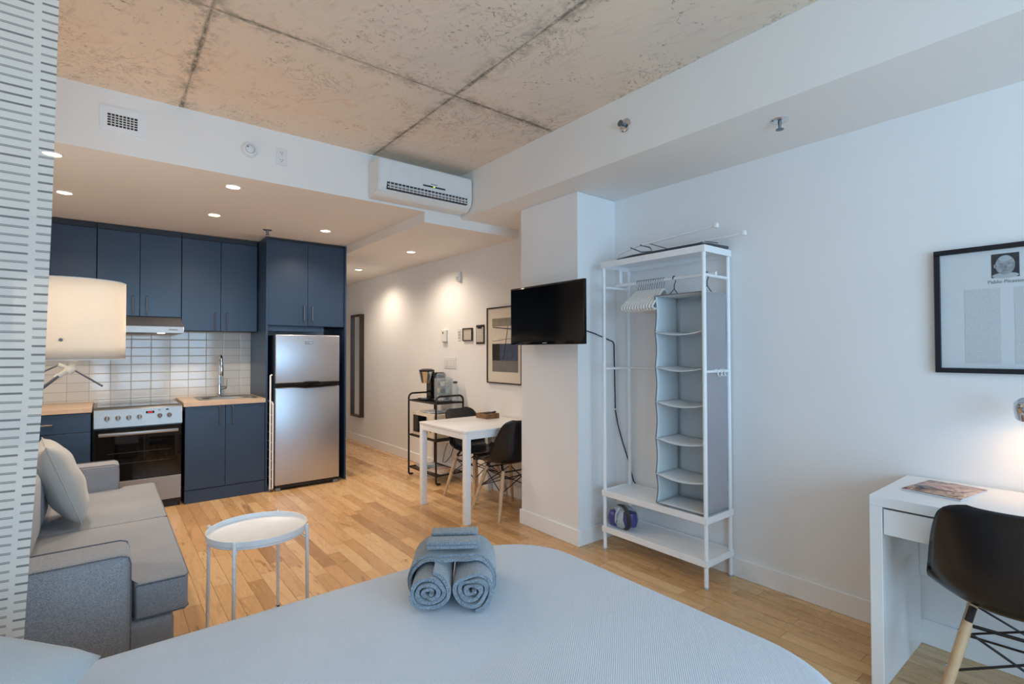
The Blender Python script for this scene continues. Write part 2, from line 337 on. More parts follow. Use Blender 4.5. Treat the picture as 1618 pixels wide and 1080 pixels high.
# ------------------------------------------------------------------ mesh builder
ROOT = {}
class MB:
    def __init__(s, smooth=True, sharp=35): s.bm = bmesh.new(); s.mi = 0; s.sharp = sharp
    def _f(s, vs):
        try:
            f = s.bm.faces.new(vs); f.material_index = s.mi; f.smooth = True; return f
        except ValueError: return None
    def box(s, x0, x1, y0, y1, z0, z1, bev=0.0, seg=2, M4=None, vert_only=False):
        nb = bmesh.new()
        g = bmesh.ops.create_cube(nb, size=1.0)
        for v in g['verts']:
            v.co = Vector(((x0 + x1) / 2 + v.co.x * (x1 - x0), (y0 + y1) / 2 + v.co.y * (y1 - y0), (z0 + z1) / 2 + v.co.z * (z1 - z0)))
        if bev:
            ed = [e for e in nb.edges if (not vert_only) or abs((e.verts[0].co - e.verts[1].co).normalized().z) > 0.9]
            bmesh.ops.bevel(nb, geom=ed, offset=bev, segments=seg, affect='EDGES', profile=0.5, clamp_overlap=True)
        s.merge(nb, M4); return s
    def merge(s, nb, M4=None):
        if M4 is not None: bmesh.ops.transform(nb, matrix=M4, verts=nb.verts)
        vm = {}
        for v in nb.verts: vm[v] = s.bm.verts.new(v.co)
        for f in nb.faces: s._f([vm[v] for v in f.verts])
        nb.free()
    def ring(s, c, t, r, seg, up=None):
        t = t.normalized(); a = up if up is not None else (Vector((0, 0, 1)) if abs(t.z) < 0.9 else Vector((1, 0, 0)))
        b1 = t.cross(a).normalized(); b2 = t.cross(b1).normalized()
        return [s.bm.verts.new(c + (b1 * cos(2 * pi * i / seg) + b2 * sin(2 * pi * i / seg)) * r) for i in range(seg)]
    def tube(s, pts, r, seg=8, closed=False, caps=True):
        P = [Vector(p) for p in pts]; n = len(P); rs = r if isinstance(r, (list, tuple)) else [r] * n
        rings = []; a = None
        for i in range(n):
            if closed: t = P[(i + 1) % n] - P[i - 1]
            else: t = (P[min(i + 1, n - 1)] - P[max(i - 1, 0)])
            t.normalize()
            if a is None: a = Vector((0, 0, 1)) if abs(t.z) < 0.9 else Vector((1, 0, 0))
            b1 = t.cross(a)
            if b1.length < 1e-5: b1 = t.orthogonal()
            b1.normalize(); a = b1.cross(t)
            b2 = t.cross(b1)
            rings.append([s.bm.verts.new(P[i] + (b1 * cos(2 * pi * k / seg) + b2 * sin(2 * pi * k / seg)) * rs[i]) for k in range(seg)])
        m = n if closed else n - 1
        for i in range(m):
            A, B = rings[i], rings[(i + 1) % n]
            for k in range(seg): s._f([A[k], A[(k + 1) % seg], B[(k + 1) % seg], B[k]])
        if caps and not closed: s._f(rings[0][::-1]); s._f(rings[-1])
        return s
    def cyl(s, p0, p1, r0, r1=None, seg=16): return s.tube([p0, p1], [r0, r0 if r1 is None else r1], seg)
    def lathe(s, prof, c=(0, 0, 0), seg=32, M4=None):
        nb = MB(); rings = []
        for r, z in prof:
            if r < 1e-6: rings.append([nb.bm.verts.new(Vector((c[0], c[1], c[2] + z)))])
            else: rings.append([nb.bm.verts.new(Vector((c[0] + r * cos(2 * pi * k / seg), c[1] + r * sin(2 * pi * k / seg), c[2] + z))) for k in range(seg)])
        for A, B in zip(rings, rings[1:]):
            for k in range(seg):
                q = []
                for v in ((A[k % len(A)]), A[(k + 1) % len(A)], B[(k + 1) % len(B)], B[k % len(B)]):
                    if v not in q: q.append(v)
                if len(q) > 2: nb._f(q)
        s.merge(nb.bm, M4); return s
    def grid(s, fn, nu, nv, closed_u=False, uvfn=None):
        g = [[s.bm.verts.new(Vector(fn(i / nu, j / nv))) for i in range(nu + (0 if closed_u else 1))] for j in range(nv + 1)]
        uvl = s.bm.loops.layers.uv.verify() if uvfn else None
        for j in range(nv):
            for i in range(nu):
                i2 = (i + 1) % nu if closed_u else i + 1
                f = s._f([g[j][i], g[j][i2], g[j + 1][i2], g[j + 1][i]])
                if uvl and f:
                    for lp, (a, b) in zip(f.loops, ((i, j), (i + 1, j), (i + 1, j + 1), (i, j + 1))): lp[uvl].uv = uvfn(a / nu, b / nv)
        return g
    def prism(s, pts, z0, z1, bev=0.0, seg=2, M4=None):
        nb = bmesh.new(); A = [nb.verts.new((p[0], p[1], z0)) for p in pts]; B = [nb.verts.new((p[0], p[1], z1)) for p in pts]
        n = len(pts); nb.faces.new(A[::-1]); nb.faces.new(B)
        for i in range(n): nb.faces.new([A[i], A[(i + 1) % n], B[(i + 1) % n], B[i]])
        if bev: bmesh.ops.bevel(nb, geom=list(nb.edges), offset=bev, segments=seg, affect='EDGES', profile=0.5, clamp_overlap=True)
        s.merge(nb, M4); return s
    def build(s, name, mats, parent=None, label=None, local=False, solid=0.0, sub=0):
        if parent is not None and not local:
            inv = ROOT[parent.name]; bmesh.ops.transform(s.bm, matrix=inv, verts=s.bm.verts)
        bmesh.ops.recalc_face_normals(s.bm, faces=s.bm.faces)
        me = bpy.data.meshes.new(name); s.bm.to_mesh(me); s.bm.free()
        for m in (mats if isinstance(mats, (list, tuple)) else [mats]): me.materials.append(M[m] if isinstance(m, str) else m)
        if s.sharp < 180:
            me.set_sharp_from_angle(angle=radians(s.sharp))
        o = bpy.data.objects.new(name, me); C.objects.link(o)
        if solid:
            md = o.modifiers.new('solidify', 'SOLIDIFY'); md.thickness = solid; md.offset = 0
        if sub:
            md = o.modifiers.new('subdivision', 'SUBSURF'); md.levels = sub; md.render_levels = sub
        if parent is not None: o.parent = parent; ROOT[o.name] = ROOT[parent.name]
        else: ROOT[o.name] = Matrix.Identity(4)
        if label: o['label'] = label
        return o

def thing(name, label, cat, loc=(0, 0, 0), rz=0.0, group=None):
    o = bpy.data.objects.new(name, None); C.objects.link(o); o.empty_display_size = 0.1
    o.location = loc; o.rotation_euler = (0, 0, rz); o['label'] = label; o['category'] = cat
    if group: o['group'] = group
    ROOT[o.name] = (Matrix.Translation(loc) @ Matrix.Rotation(rz, 4, 'Z')).inverted()
    return o
def tag(o, label, cat, group=None):
    o['label'] = label; o['category'] = cat
    if group: o['group'] = group
    return o
def struct(o): o['kind'] = 'structure'; return o
def recenter(o, loc):
    """put the origin of a single-mesh thing at its base"""
    o.data.transform(Matrix.Translation(-Vector(loc))); o.location = loc; ROOT[o.name] = Matrix.Translation(-Vector(loc)); return o
def copy_tree(o, parent=None):
    c = o.copy(); C.objects.link(c)
    if parent is not None: c.parent = parent
    for ch in list(o.children): copy_tree(ch, c)
    return c
def arc(cx, cy, r, a0, a1, n=8): return [(cx + r * cos(radians(a0 + (a1 - a0) * i / n)), cy + r * sin(radians(a0 + (a1 - a0) * i / n))) for i in range(n + 1)]

# ================================================================== SETTING
XR, XL, YN, YK, YH = 3.04, -0.95, WINY, 6.15, 8.95
ZC, ZK, ZH, ZS = 2.89, 2.528, 2.44, 2.52
YF, XS = 3.725, 2.40
struct(MB().box(XL - .1, XR + .1, YN - .1, YH + .1, -0.1, 0).build('floor', 'floor'))
struct(MB().box(XL - .1, XS + .0, YN - .1, YF, ZC, ZC + .1).build('ceiling', 'concrete'))
struct(MB().box(XR, XR + .12, YN - .1, YH + .1, 0, ZC + .1).build('wall_right', 'wall'))
struct(MB().box(XL - .12, XL, YN - .1, YK, 0, ZC + .1).build('wall_left', 'wall'))
struct(MB().box(XL - .1, 2.05, YK, YK + .1, 0, ZC).build('wall_back', 'wall'))
struct(MB().box(1.95, 2.05, YK + .1, YH, 0, ZC).build('wall_hall', 'wall'))
struct(MB().box(1.9, XR + .1, YH, YH + .1, 0, ZC).build('wall_far', 'wall'))
# column carrying the television
struct(MB().box(2.63, XR - .001, 2.55, 3.18, 0, ZS - .002).build('wall_column', 'wall'))
# dropped ceilings and soffits
struct(MB().box(XL, 2.05, YF, YK, ZK, ZC + .1).build('trim_1', 'ceil'))
struct(MB().box(2.0505, XR, YF, YH, ZH, ZC + .1).build('trim_2', 'ceil'))
struct(MB().box(XS, XR, YN, YF - .0005, ZS, ZC + .1).build('trim_3', 'ceil'))
# baseboards
def bb(name, x0, x1, y0, y1, h=0.115):
    struct(MB().box(x0, x1, y0, y1, 0, h, 0.003, 1).build(name, 'trim'))
bb('baseboard_right', XR - .014, XR, YN, 2.55)
bb('baseboard_hall', XR - .014, XR, 3.18, YH)
bb('baseboard_column', 2.616, 2.63, 2.536, 3.194)
bb('baseboard_column_front', 2.63, XR - .014, 2.536, 2.55)
bb('baseboard_left', XL, XL + .014, YN, 5.4)
bb('baseboard_inner', 2.05, 2.064, 6.2, YH)
bb('baseboard_far', 2.064, XR - .014, YH - .014, YH)
# window wall behind the camera
wb = MB()
for a in ((XL - .1, XR + .1, 0, 0.42), (XL - .1, XR + .1, 2.50, ZC + .1), (XL - .1, -0.78, .42, 2.50), (2.1, XR + .1, .42, 2.50)):
    wb.box(a[0], a[1], YN - .1, YN, a[2], a[3])
struct(wb.build('wall_window', 'wall'))
for k, (a, b) in enumerate(((-0.78, 0.18), (0.18, 1.14), (1.14, 2.1))):
    f = MB()
    for q in ((a, a + .06, .42, 2.50), (b - .06, b, .42, 2.50), (a + .06, b - .06, .42, .48), (a + .06, b - .06, 2.44, 2.50), (a + .06, b - .06, 1.02, 1.07)):
        f.box(q[0], q[1], YN - .08, YN - .02, q[2], q[3], 0.004, 1)
    fo = struct(f.build('window_%d' % (k + 1), 'trim'))
    ROOT[fo.name] = Matrix.Identity(4)
    MB().box(a + .05, b - .05, YN - .054, YN - .048, .47, 2.45).build('pane', 'glass', fo)

# backsplash
struct(MB().box(XL, 1.243, YK - .012, YK, .90, 1.72).build('trim_4', 'tile'))

# ================================================================== KITCHEN
CF = 5.47          # base unit front
def bar_handle(mb, p0, p1, out=(0, -0.028, 0), r=0.0055):
    p0, p1, out = Vector(p0), Vector(p1), Vector(out)
    d = (p1 - p0).normalized() * 0.004
    mb.tube([p0, p0 + out * .8, p0 + out + d, p1 + out - d, p1 + out * .8, p1], r, 8)
def upper(label, x0, x1, z0, xs, handles, yf=5.80, z1=2.472, name='upper_cabinet', side=True):
    t = thing(name, label, 'cabinet', ((x0 + x1) / 2, (yf + YK) / 2, z0), group=None)
    MB().box(x0 + .001, x1 - .001, yf + .02, YK - .014, z0 + .001, z1 + .045, 0.001, 1).build('body', 'cabdark', t)
    MB().box(x0 + .001, x1 - .001, yf + .006, yf + .02, z1 + .003, z1 + .048).build('cornice', 'cabdark', t)
    for i in range(len(xs) - 1):
        d = MB().box(xs[i] + .0018, xs[i + 1] - .0018, yf, yf + .019, z0, z1, 0.0015, 1).build('door', 'cab', t)
        if handles[i] is not None:
            hx, hz = handles[i]; h = MB(); bar_handle(h, (hx, yf, hz), (hx, yf, hz + .16)); h.build('handle', 'handle', d)
    return t
upper('slate upper cabinet at the far left, partly hidden by curtain and lamp shade', -.68, -.062, 1.585, (-.68, -.37, -.062), (None, None))
upper('short slate upper cabinet directly above the steel range hood', -.06, .570, 1.708, (-.06, .248, .570), ((.196, 1.728), (.300, 1.730)))
upper('tall slate upper cabinet over the sink, between hood and refrigerator unit', .572, 1.236, 1.585, (.572, .903, 1.236), ((.852, 1.60), (.955, 1.604)))
MB  # fridge housing
t = thing('refrigerator_housing', 'tall slate cabinet surround with two doors above the steel refrigerator', 'cabinet', (1.65, 5.8, 0))
MB().box(1.244, 1.262, 5.46, YK - .014, 0, 2.518, 0.001, 1).build('side_panel', 'cab', t)
MB().box(2.032, 2.0495, 5.46, YK - .002, 0, 2.518, 0.001, 1).build('side_panel', 'cab', t)
MB().box(1.262, 2.032, 5.50, YK - .014, 1.640, 2.518).build('body', 'cabdark', t)
MB().box(1.262, 1.82, 5.497, 5.508, 1.585, 1.638, .001, 1).build('filler_strip', 'cab', t)
for a, b, hx in ((1.264, 1.647, 1.606), (1.650, 2.030, 1.688)):
    d = MB().box(a, b, 5.478, 5.497, 1.642, 2.495, 0.0015, 1).build('door', 'cab', t)
    h = MB(); bar_handle(h, (hx, 5.478, 1.69), (hx, 5.478, 1.845)); h.build('handle', 'handle', d)

# range hood
t = thing('range_hood', 'slim stainless range hood under the short upper cabinet', 'range hood', (.255, 5.8, 1.55))
h = MB(); prof = [(5.80, 1.704), (6.13, 1.704), (6.13, 1.55), (5.55, 1.55), (5.55, 1.605)]
nb = bmesh.new(); A = [nb.verts.new((-.058, y, z)) for y, z in prof]; B = [nb.verts.new((.568, y, z)) for y, z in prof]
nb.faces.new(A); nb.faces.new(B[::-1])
for i in range(5): nb.faces.new([A[i], A[(i + 1) % 5], B[(i + 1) % 5], B[i]])
bmesh.ops.bevel(nb, geom=list(nb.edges), offset=.003, segments=2, affect='EDGES'); h.merge(nb)
h.build('canopy', 'steelh', t)
MB().cyl((.40, 5.62, 1.551), (.40, 5.62, 1.545), .028).build('lamp', 'hood_on', t)
MB().box(-.02, .30, 5.60, 6.05, 1.546, 1.551, .002, 1).build('grease_filter', 'grey', t)
MB().box(.45, .52, 5.548, 5.551, 1.573, 1.585).build('switch_strip', 'grey', t)
spot('hood_lamp', (.40, 5.66, 1.535), 3.0, WARM, 140, .8, .02)

# cooker
t = thing('cooker', 'stainless electric cooker with glass oven door under the range hood', 'cooker', (.243, 5.8, 0))
x0, x1 = -.066, .552
MB().box(x0, x1, 5.49, 6.10, .045, .885, .003, 1).build('body', 'black', t)
c = MB().box(x0 - .002, x1 + .002, 5.505, 6.10, .886, .906, .006, 2).build('hob_rim', 'steelh', t)
MB().box(x0 + .02, x1 - .02, 5.54, 6.07, .9062, .909, .001, 1).build('hob_glass', 'blackgloss', t)
cp = MB(); prof = [(5.500, .906), (5.474, .890), (5.455, .742), (5.49, .742), (5.53, .906)]
nb = bmesh.new(); A = [nb.verts.new((x0, y, z)) for y, z in prof]; B = [nb.verts.new((x1, y, z)) for y, z in prof]
nb.faces.new(A); nb.faces.new(B[::-1])
for i in range(5): nb.faces.new([A[i], A[(i + 1) % 5], B[(i + 1) % 5], B[i]])
bmesh.ops.bevel(nb, geom=list(nb.edges), offset=.003, segments=2, affect='EDGES'); cp.merge(nb)
panel = cp.build('control_panel', 'steelh', t)
for kx in (.020, .093, .166, .240, .385, .455):
    k = MB(); k.cyl((kx, 5.466, .822), (kx, 5.452, .820), .019, .0185, 20); k.box(kx - .006, kx + .006, 5.432, 5.453, .800, .842, .002, 1); k.build('knob', 'steelh' if kx < .3 else 'grey', t)
MB().box(.285, .345, 5.4605, 5.4665, .845, .864, .001, 1).build('clock_display', 'blackgloss', t)
rd = MB()
for k in range(4): rd.box(.299 + k * .009, .305 + k * .009, 5.4590, 5.4606, .850, .859)
rd.build('display_digits', 'red', t)
MB().box(.43, .45, 5.4610, 5.4670, .866, .876).build('indicator', 'black', t)
MB().box(.375, .388, 5.4610, 5.4670, .866, .871).build('indicator', 'black', t)
door = MB().box(x0 + .004, x1 - .004, 5.466, 5.49, .285, .728, .003, 1).build('oven_door', 'ovenglass', t)
MB().box(x0 + .03, x1 - .03, 5.425, 5.447, .672, .700, .006, 2).build('handle', 'steelh', door)
for hx in (x0 + .06, x1 - .06): MB().box(hx - .012, hx + .012, 5.44, 5.468, .676, .696, .002, 1).build('handle_bracket', 'steelh', door)
for zz in (.43, .52): MB().box(x0 + .09, x1 - .09, 5.4652, 5.4662, zz, zz + .003).build('rack_line', 'dkgrey', door)
MB().box(x0 + .004, x1 - .004, 5.468, 5.49, .075, .280, .003, 1).build('storage_drawer', 'steelh', t)
MB().box(x0 + .02, x1 - .02, 5.50, 5.53, .0, .070).build('plinth', 'black', t)

# base units
t = thing('sink_cabinet', 'slate blue base cabinet with two doors beneath the sink', 'cabinet', (.9, 5.8, 0))
MB().box(.574, 1.2435, CF + .02, YK - .02, .118, .784).build('body', 'cabdark', t)
for a, b, hx in ((.575, .896, .846), (.899, 1.241, .956)):
    d = MB().box(a, b, CF, CF + .019, .122, .880, .0015, 1).build('door', 'cab', t)
    h = MB(); bar_handle(h, (hx, CF, .70), (hx, CF, .865)); h.build('handle', 'handle', d)
MB().box(.574, 1.243, CF + .004, CF + .03, 0, .117, .001, 1).build('toe_kick', 'cab', t)
t = thing('drawer_cabinet', 'slate blue drawer cabinet left of the cooker, partly behind curtain and sofa', 'cabinet', (-.38, 5.8, 0))
MB().box(-.69, -.084, CF + .02, YK - .02, .118, .878).build('body', 'cabdark', t)
for z0, z1 in ((.722, .878), (.425, .718), (.122, .421)):
    d = MB().box(-.69, -.086, CF, CF + .019, z0, z1, .0015, 1).build('drawer', 'cab', t)
    h = MB(); bar_handle(h, (-.475, CF, (z0 + z1) / 2), (-.315, CF, (z0 + z1) / 2)); h.build('handle', 'chrome', d)
MB().box(-.69, -.084, CF + .004, CF + .03, 0, .117, .001, 1).build('toe_kick', 'cab', t)
# worktops
w1 = MB()   # right worktop with the sink cut-out left open
sx0, sx1, sy0, sy1 = .74, 1.17, 5.60, 5.95
for a in ((.562, sx0, 5.455, YK - .012), (sx1, 1.2435, 5.455, YK - .012), (sx0, sx1, 5.455, sy0), (sx0, sx1, sy1, YK - .012)):
    w1.box(a[0], a[1], a[2], a[3], .881, .920)
tag(recenter(w1.build('worktop', 'counter'), (.9, 5.8, .881)), 'pale wood-look worktop carrying the sink, right of the cooker', 'worktop')
tag(recenter(MB().box(-.69, -.078, 5.455, YK - .012, .881, .920, .002, 1).build('worktop', 'counter'), (-.38, 5.8, .881)), 'pale wood-look worktop left of the cooker, beside the curtain', 'worktop')
# sink
t = thing('kitchen_sink', 'oval-cornered stainless sink set into the right worktop', 'sink', (.955, 5.775, .92))
s = MB()
def rrect(x0, x1, y0, y1, r, n=6):
    return arc(x1 - r, y1 - r, r, 0, 90, n) + arc(x0 + r, y1 - r, r, 90, 180, n) + arc(x0 + r, y0 + r, r, 180, 270, n) + arc(x1 - r, y0 + r, r, 270, 360, n)
loops = [(rrect(sx0 - .045, sx1 + .04, sy0 - .045, sy1 + .11, .10), .9205), (rrect(sx0 - .040, sx1 + .035, sy0 - .04, sy1 + .105, .10), .926),
         (rrect(sx0 + .0, sx1 - .0, sy0 + .0, sy1 - .0, .12), .925), (rrect(sx0 + .01, sx1 - .01, sy0 + .01, sy1 - .01, .12), .915),
         (rrect(sx0 + .03, sx1 - .03, sy0 + .03, sy1 - .03, .12), .80), (rrect(sx0 + .10, sx1 - .10, sy0 + .10, sy1 - .10, .06), .79)]
rg = [[s.bm.verts.new((p[0], p[1], z)) for p in l] for l, z in loops]
for A, B in zip(rg, rg[1:]):
    for k in range(len(A)): s._f([A[k], A[(k + 1) % len(A)], B[(k + 1) % len(A)], B[k]])
s._f(rg[-1]); s.build('basin', 'steelh', t)
MB().cyl((.955, 5.775, .7902), (.955, 5.775, .794), .04).build('drain', 'chrome', t)
# faucet
t = thing('faucet', 'tall chrome pull-down faucet standing behind the sink', 'faucet', (.93, 6.02, .925))
fx, fy = .93, 6.02
MB().lathe([(0, 0), (.028, 0), (.028, .008), (.02, .014), (.018, .10), (.018, .12), (0, .125)], (fx, fy, .926), 20).build('base', 'chrome', t)
sp = [(fx, fy, 1.05), (fx, fy, 1.22)] + [(fx, fy - .06 + .06 * cos(radians(a)), 1.28 + .06 * sin(radians(a))) for a in range(0, 181, 20)] + [(fx, fy - .12, 1.24)]
MB().tube(sp, .011, 12).build('spout', 'chrome', t)
MB().tube([(fx, fy - .12, 1.245), (fx, fy - .12, 1.23), (fx, fy - .12, 1.14), (fx, fy - .12, 1.13)], [.012, .016, .018, .014], 14).build('spray_head', 'chrome', t)
l = MB(); l.tube([(fx, fy, 1.0), (fx + .055, fy, 1.005), (fx + .062, fy, 1.01)], [.016, .014, .012], 12); l.tube([(fx + .062, fy, 1.0), (fx + .068, fy, 1.10)], [.007, .004], 8); l.build('lever', 'chrome', t)

# refrigerator
t = thing('refrigerator', 'stainless two-door refrigerator standing in the slate cabinet surround', 'refrigerator', (1.635, 5.75, 0))
fx0, fx1 = 1.318, 1.955
MB().box(fx0 + .004, fx1 - .004, 5.462, 6.10, .03, 1.545, .006, 2).build('body', mat('fridge_side', (44, 58, 74), .4), t)
d = MB().box(fx0, fx1, 5.40, 5.458, 1.062, 1.548, .008, 3).build('freezer_door', 'steel', t)
MB().box(1.598, 1.678, 5.397, 5.4005, 1.455, 1.482, .001, 1).build('badge', 'grey', d)
for k in range(3): pass
bt = MB()
for k in range(8): bt.box(1.606 + k * .0085, 1.612 + k * .0085, 5.3962, 5.3972, 1.464, 1.472)
bt.build('badge_lettering', 'chrome', d)
lo = MB().box(fx0, fx1, 5.40, 5.458, .055, 1.018, .008, 3).build('refrigerator_door', 'steel', t)
hd = MB()
hd.box(fx0 + .003, fx1 - .003, 5.406, 5.456, 1.020, 1.060)
hd.build('door_gap_trim', 'blackgloss', t)
hm = MB(); hm.tube([(1.50, 5.392, 1.052), (1.56, 5.386, 1.050), (1.60, 5.384, 1.062), (1.72, 5.384, 1.062), (1.78, 5.388, 1.048), (1.93, 5.394, 1.050)], [.006, .009, .011, .011, .009, .006], 8)
hm.build('handle', 'blackgloss', d)
hm = MB(); hm.tube([(1.325, 5.394, 1.028), (1.50, 5.388, 1.026), (1.60, 5.384, 1.016), (1.75, 5.384, 1.018), (1.93, 5.394, 1.030)], [.006, .008, .011, .010, .006], 8)
hm.build('handle', 'blackgloss', lo)
MB().box(fx0 + .01, fx1 - .01, 5.41, 5.46, .022, .052, .003, 1).build('kick_plate', 'black', t)
for qx in (fx0 + .03, fx1 - .04): MB().box(qx - .02, qx + .025, 5.405, 5.46, .0, .030, .004, 2).build('foot', 'grey', t)
# folded rack in the gap
t = thing('folded_drying_rack', 'folded white clothes-drying rack slotted beside the refrigerator', 'drying rack', (1.29, 5.55, 0))
for yy, z1 in ((5.42, 1.14), (5.62, 1.14)):
    MB().tube([(1.278, yy, .03), (1.278, yy, z1 - .03), (1.280, yy + .01, z1), (1.296, yy + .02, z1 + .008)], .008, 8).build('upright', 'whitemetal', t)
MB().tube([(1.300, 5.41, .04), (1.300, 5.41, .86), (1.300, 5.44, .88), (1.300, 5.80, .88), (1.300, 5.83, .86), (1.300, 5.83, .04), (1.300, 5.80, .02), (1.300, 5.44, .02)], .008, 8, closed=True).build('frame', 'whitemetal', t)
rk = MB()
for k in range(8): rk.tube([(1.300, 5.41, .12 + k * .09), (1.300, 5.83, .12 + k * .09)], .003, 6)
rk.build('rail', 'whitemetal', t)
MB().box(1.27, 1.285, 5.42, 5.62, 0, .03, .003, 1).build('foot', 'grey', t)

# downlights, sprinklers, vents
def downlight(label, x, y, z, group, power):
    t = thing('recessed_downlight', label, 'downlight', (x, y, z), group=group)
    r = MB(); r.lathe([(.052, 0), (.052, -.004), (.046, -.006), (.042, -.003), (.042, 0)], (x, y, z - .0005), 28); r.build('trim_ring', 'white', t)
    MB().cyl((x, y, z - .0015), (x, y, z - .0030), .041, seg=28).build('lens', 'lamp_on', t)
    spot('downlight_beam', (x, y, z - .03), power, WARM, 152, .75, .045)
KP = 30
downlight('glowing kitchen downlight nearest the outlet and smoke detector', .69, 3.98, ZK, 'kitchen downlights', KP)
downlight('glowing kitchen downlight second from left in the row before the cabinets', .71, 4.90, ZK, 'kitchen downlights', KP)
downlight('glowing kitchen downlight in front of the refrigerator cabinet', 1.635, 4.90, ZK, 'kitchen downlights', KP)
downlight('glowing kitchen downlight at left beside the curtain edge', -.237, 4.87, ZK, 'kitchen downlights', KP)
downlight('glowing kitchen downlight seen through the edge of the sheer curtain', -.25, 3.96, ZK, 'kitchen downlights', KP)
downlight('nearer hallway downlight, above the rolling cart', 2.55, 4.93, ZH, 'hallway downlights', KP)
downlight('farther hallway downlight, near the tall mirror', 2.57, 6.42, ZH, 'hallway downlights', KP)

def sprinkler(label, loc, axis, rot=None):
    t = thing('fire_sprinkler', label, 'sprinkler', loc)
    R = Matrix.Translation(loc) @ (Matrix.Rotation(rot, 4, 'Y') if rot else Matrix.Identity(4))
    MB().lathe([(0, 0), (.040, 0), (.040, -.003), (.034, -.008), (.020, -.010), (0, -.010)], seg=24, M4=R).build('escutcheon', 'chrome', t)
    m = MB(); m.lathe([(0, -.008), (.009, -.008), (.007, -.03), (.004, -.045), (0, -.045)], seg=12, M4=R)
    for a in (0, pi):
        m.tube([R @ Vector((.008 * cos(a), 0, -.012)), R @ Vector((.012 * cos(a), 0, -.028)), R @ Vector((.004 * cos(a), 0, -.044))], .0025, 6)
    m.build('frame', 'handle', t)
    m = MB(); m.lathe([(0, -.045), (.018, -.045), (.019, -.048), (0, -.048)], seg=16, M4=R); m.build('deflector', 'handle', t)
sprinkler('pendent chrome sprinkler under the right-hand soffit, near the wardrobe', (2.607, 1.139, ZS), None)
sprinkler('round sidewall sprinkler on the vertical face of the right soffit', (XS, 1.93, 2.713), None, pi / 2)
sprinkler('small sprinkler in front of the refrigerator cabinet on the kitchen ceiling', (1.19, 5.19, ZK), None)

# vent on soffit
t = thing('air_vent', 'square white air vent with grille high on the kitchen soffit', 'vent', (.068, YF, 2.67))
v = MB(); X0, X1, Z0, Z1 = -.035, .175, 2.648, 2.79
i0, i1, j0, j1 = .000, .140, 2.680, 2.752
for a in ((X0, X1, Z0, j0), (X0, X1, j1, Z1), (X0, i0, j0, j1), (i1, X1, j0, j1)): v.box(a[0], a[1], YF - .008, YF - .0005, a[2], a[3])
v.build('frame', 'wall', t)
MB().box(i0, i1, YF - .002, YF - .0006, j0, j1).build('backing', 'black', t)
v = MB()
for k in range(1, 8): v.box(i0 + (i1 - i0) * k / 8 - .0022, i0 + (i1 - i0) * k / 8 + .0022, YF - .007, YF - .003, j0, j1)
for k in range(1, 5): v.box(i0, i1, YF - .0065, YF - .003, j0 + (j1 - j0) * k / 5 - .0022, j0 + (j1 - j0) * k / 5 + .0022)
v.build('grille', 'plastic', t)
# smoke detector
t = thing('smoke_detector', 'round white smoke detector on the kitchen soffit', 'smoke detector', (.74, YF, 2.717))
R = Matrix.Translation((.74, YF, 2.717)) @ Matrix.Rotation(pi / 2, 4, 'X')
MB().lathe([(0, .03), (.035, .03), (.044, .026), (.048, .012), (.052, .010), (.052, 0), (0, 0)], seg=32, M4=R).build('housing', 'plastic', t)
m = MB(); m.lathe([(.026, .0302), (.028, .0312), (.030, .0302)], seg=28, M4=R); m.tube([R @ Vector((.026 * cos(a / 10) * .8, .026 * sin(a / 10) - .006, .031)) for a in range(-8, 20, 3)], .0012, 5); m.build('ridge', 'lightgrey', t)
MB().cyl(R @ Vector((-.015, .012, .029)), R @ Vector((-.015, .012, .032)), .006).build('test_button', 'grey', t)
# outlet
def plate(nm, label, cat, c, w_, h_, axis, slots=None, mt='plastic'):
    t = thing(nm, label, cat, c)
    def bx(m, u0, u1, z0, z1, d0, d1, bev=.001):
        if axis == 'y': m.box(c[0] + u0, c[0] + u1, c[1] - d1, c[1] - d0, c[2] + z0, c[2] + z1, bev, 1)
        else: m.box(c[0] - d1, c[0] - d0, c[1] + u0, c[1] + u1, c[2] + z0, c[2] + z1, bev, 1)
    m = MB(); bx(m, -w_ / 2, w_ / 2, -h_ / 2, h_ / 2, .0003, .006, .002); m.build('plate', mt, t)
    return t, bx
t, bx = plate('wall_outlet', 'white double power outlet on the soffit beside the smoke detector', 'outlet', (.94, YF, 2.717), .07, .115, 'y')
for s_ in (-1, 1):
    m = MB(); bx(m, -.017, .017, s_ * .026 - .016, s_ * .026 + .016, .006, .008, .002); so = m.build('socket', 'plastic', t)
    m = MB()
    for u in (-.007, .006): bx(m, u - .0012, u + .0012, s_ * .026 - .001, s_ * .026 + .009, .008, .0084, 0)
    bx(m, -.0025, .0025, s_ * .026 - .011, s_ * .026 - .006, .008, .0084, 0); m.build('slot', 'dkgrey', so)

# air conditioner
t = thing('air_conditioner', 'white wall-mounted air conditioner on the soffit under the concrete ceiling', 'air conditioner', (1.98, YF, 2.55))
ax0, ax1 = 1.567, 2.392
prof = [(YF - .0005, 2.545), (YF - .0005, 2.815), (3.56, 2.822), (3.532, 2.810), (3.530, 2.640), (3.545, 2.585), (3.60, 2.545)]
nb = bmesh.new(); A = [nb.verts.new((ax0, y, z)) for y, z in prof]; B = [nb.verts.new((ax1, y, z)) for y, z in prof]
n_ = len(prof); nb.faces.new(A); nb.faces.new(B[::-1])
for i in range(n_): nb.faces.new([A[i], A[(i + 1) % n_], B[(i + 1) % n_], B[i]])
bmesh.ops.bevel(nb, geom=list(nb.edges), offset=.008, segments=3, affect='EDGES', clamp_overlap=True)
m = MB(); m.merge(nb); m.build('housing', 'plastic', t)
m = MB(); m.box(1.63, 2.34, 3.525, 3.56, 2.588, 2.642, .004, 2, M4=None); m.build('air_outlet', 'dkgrey', t)
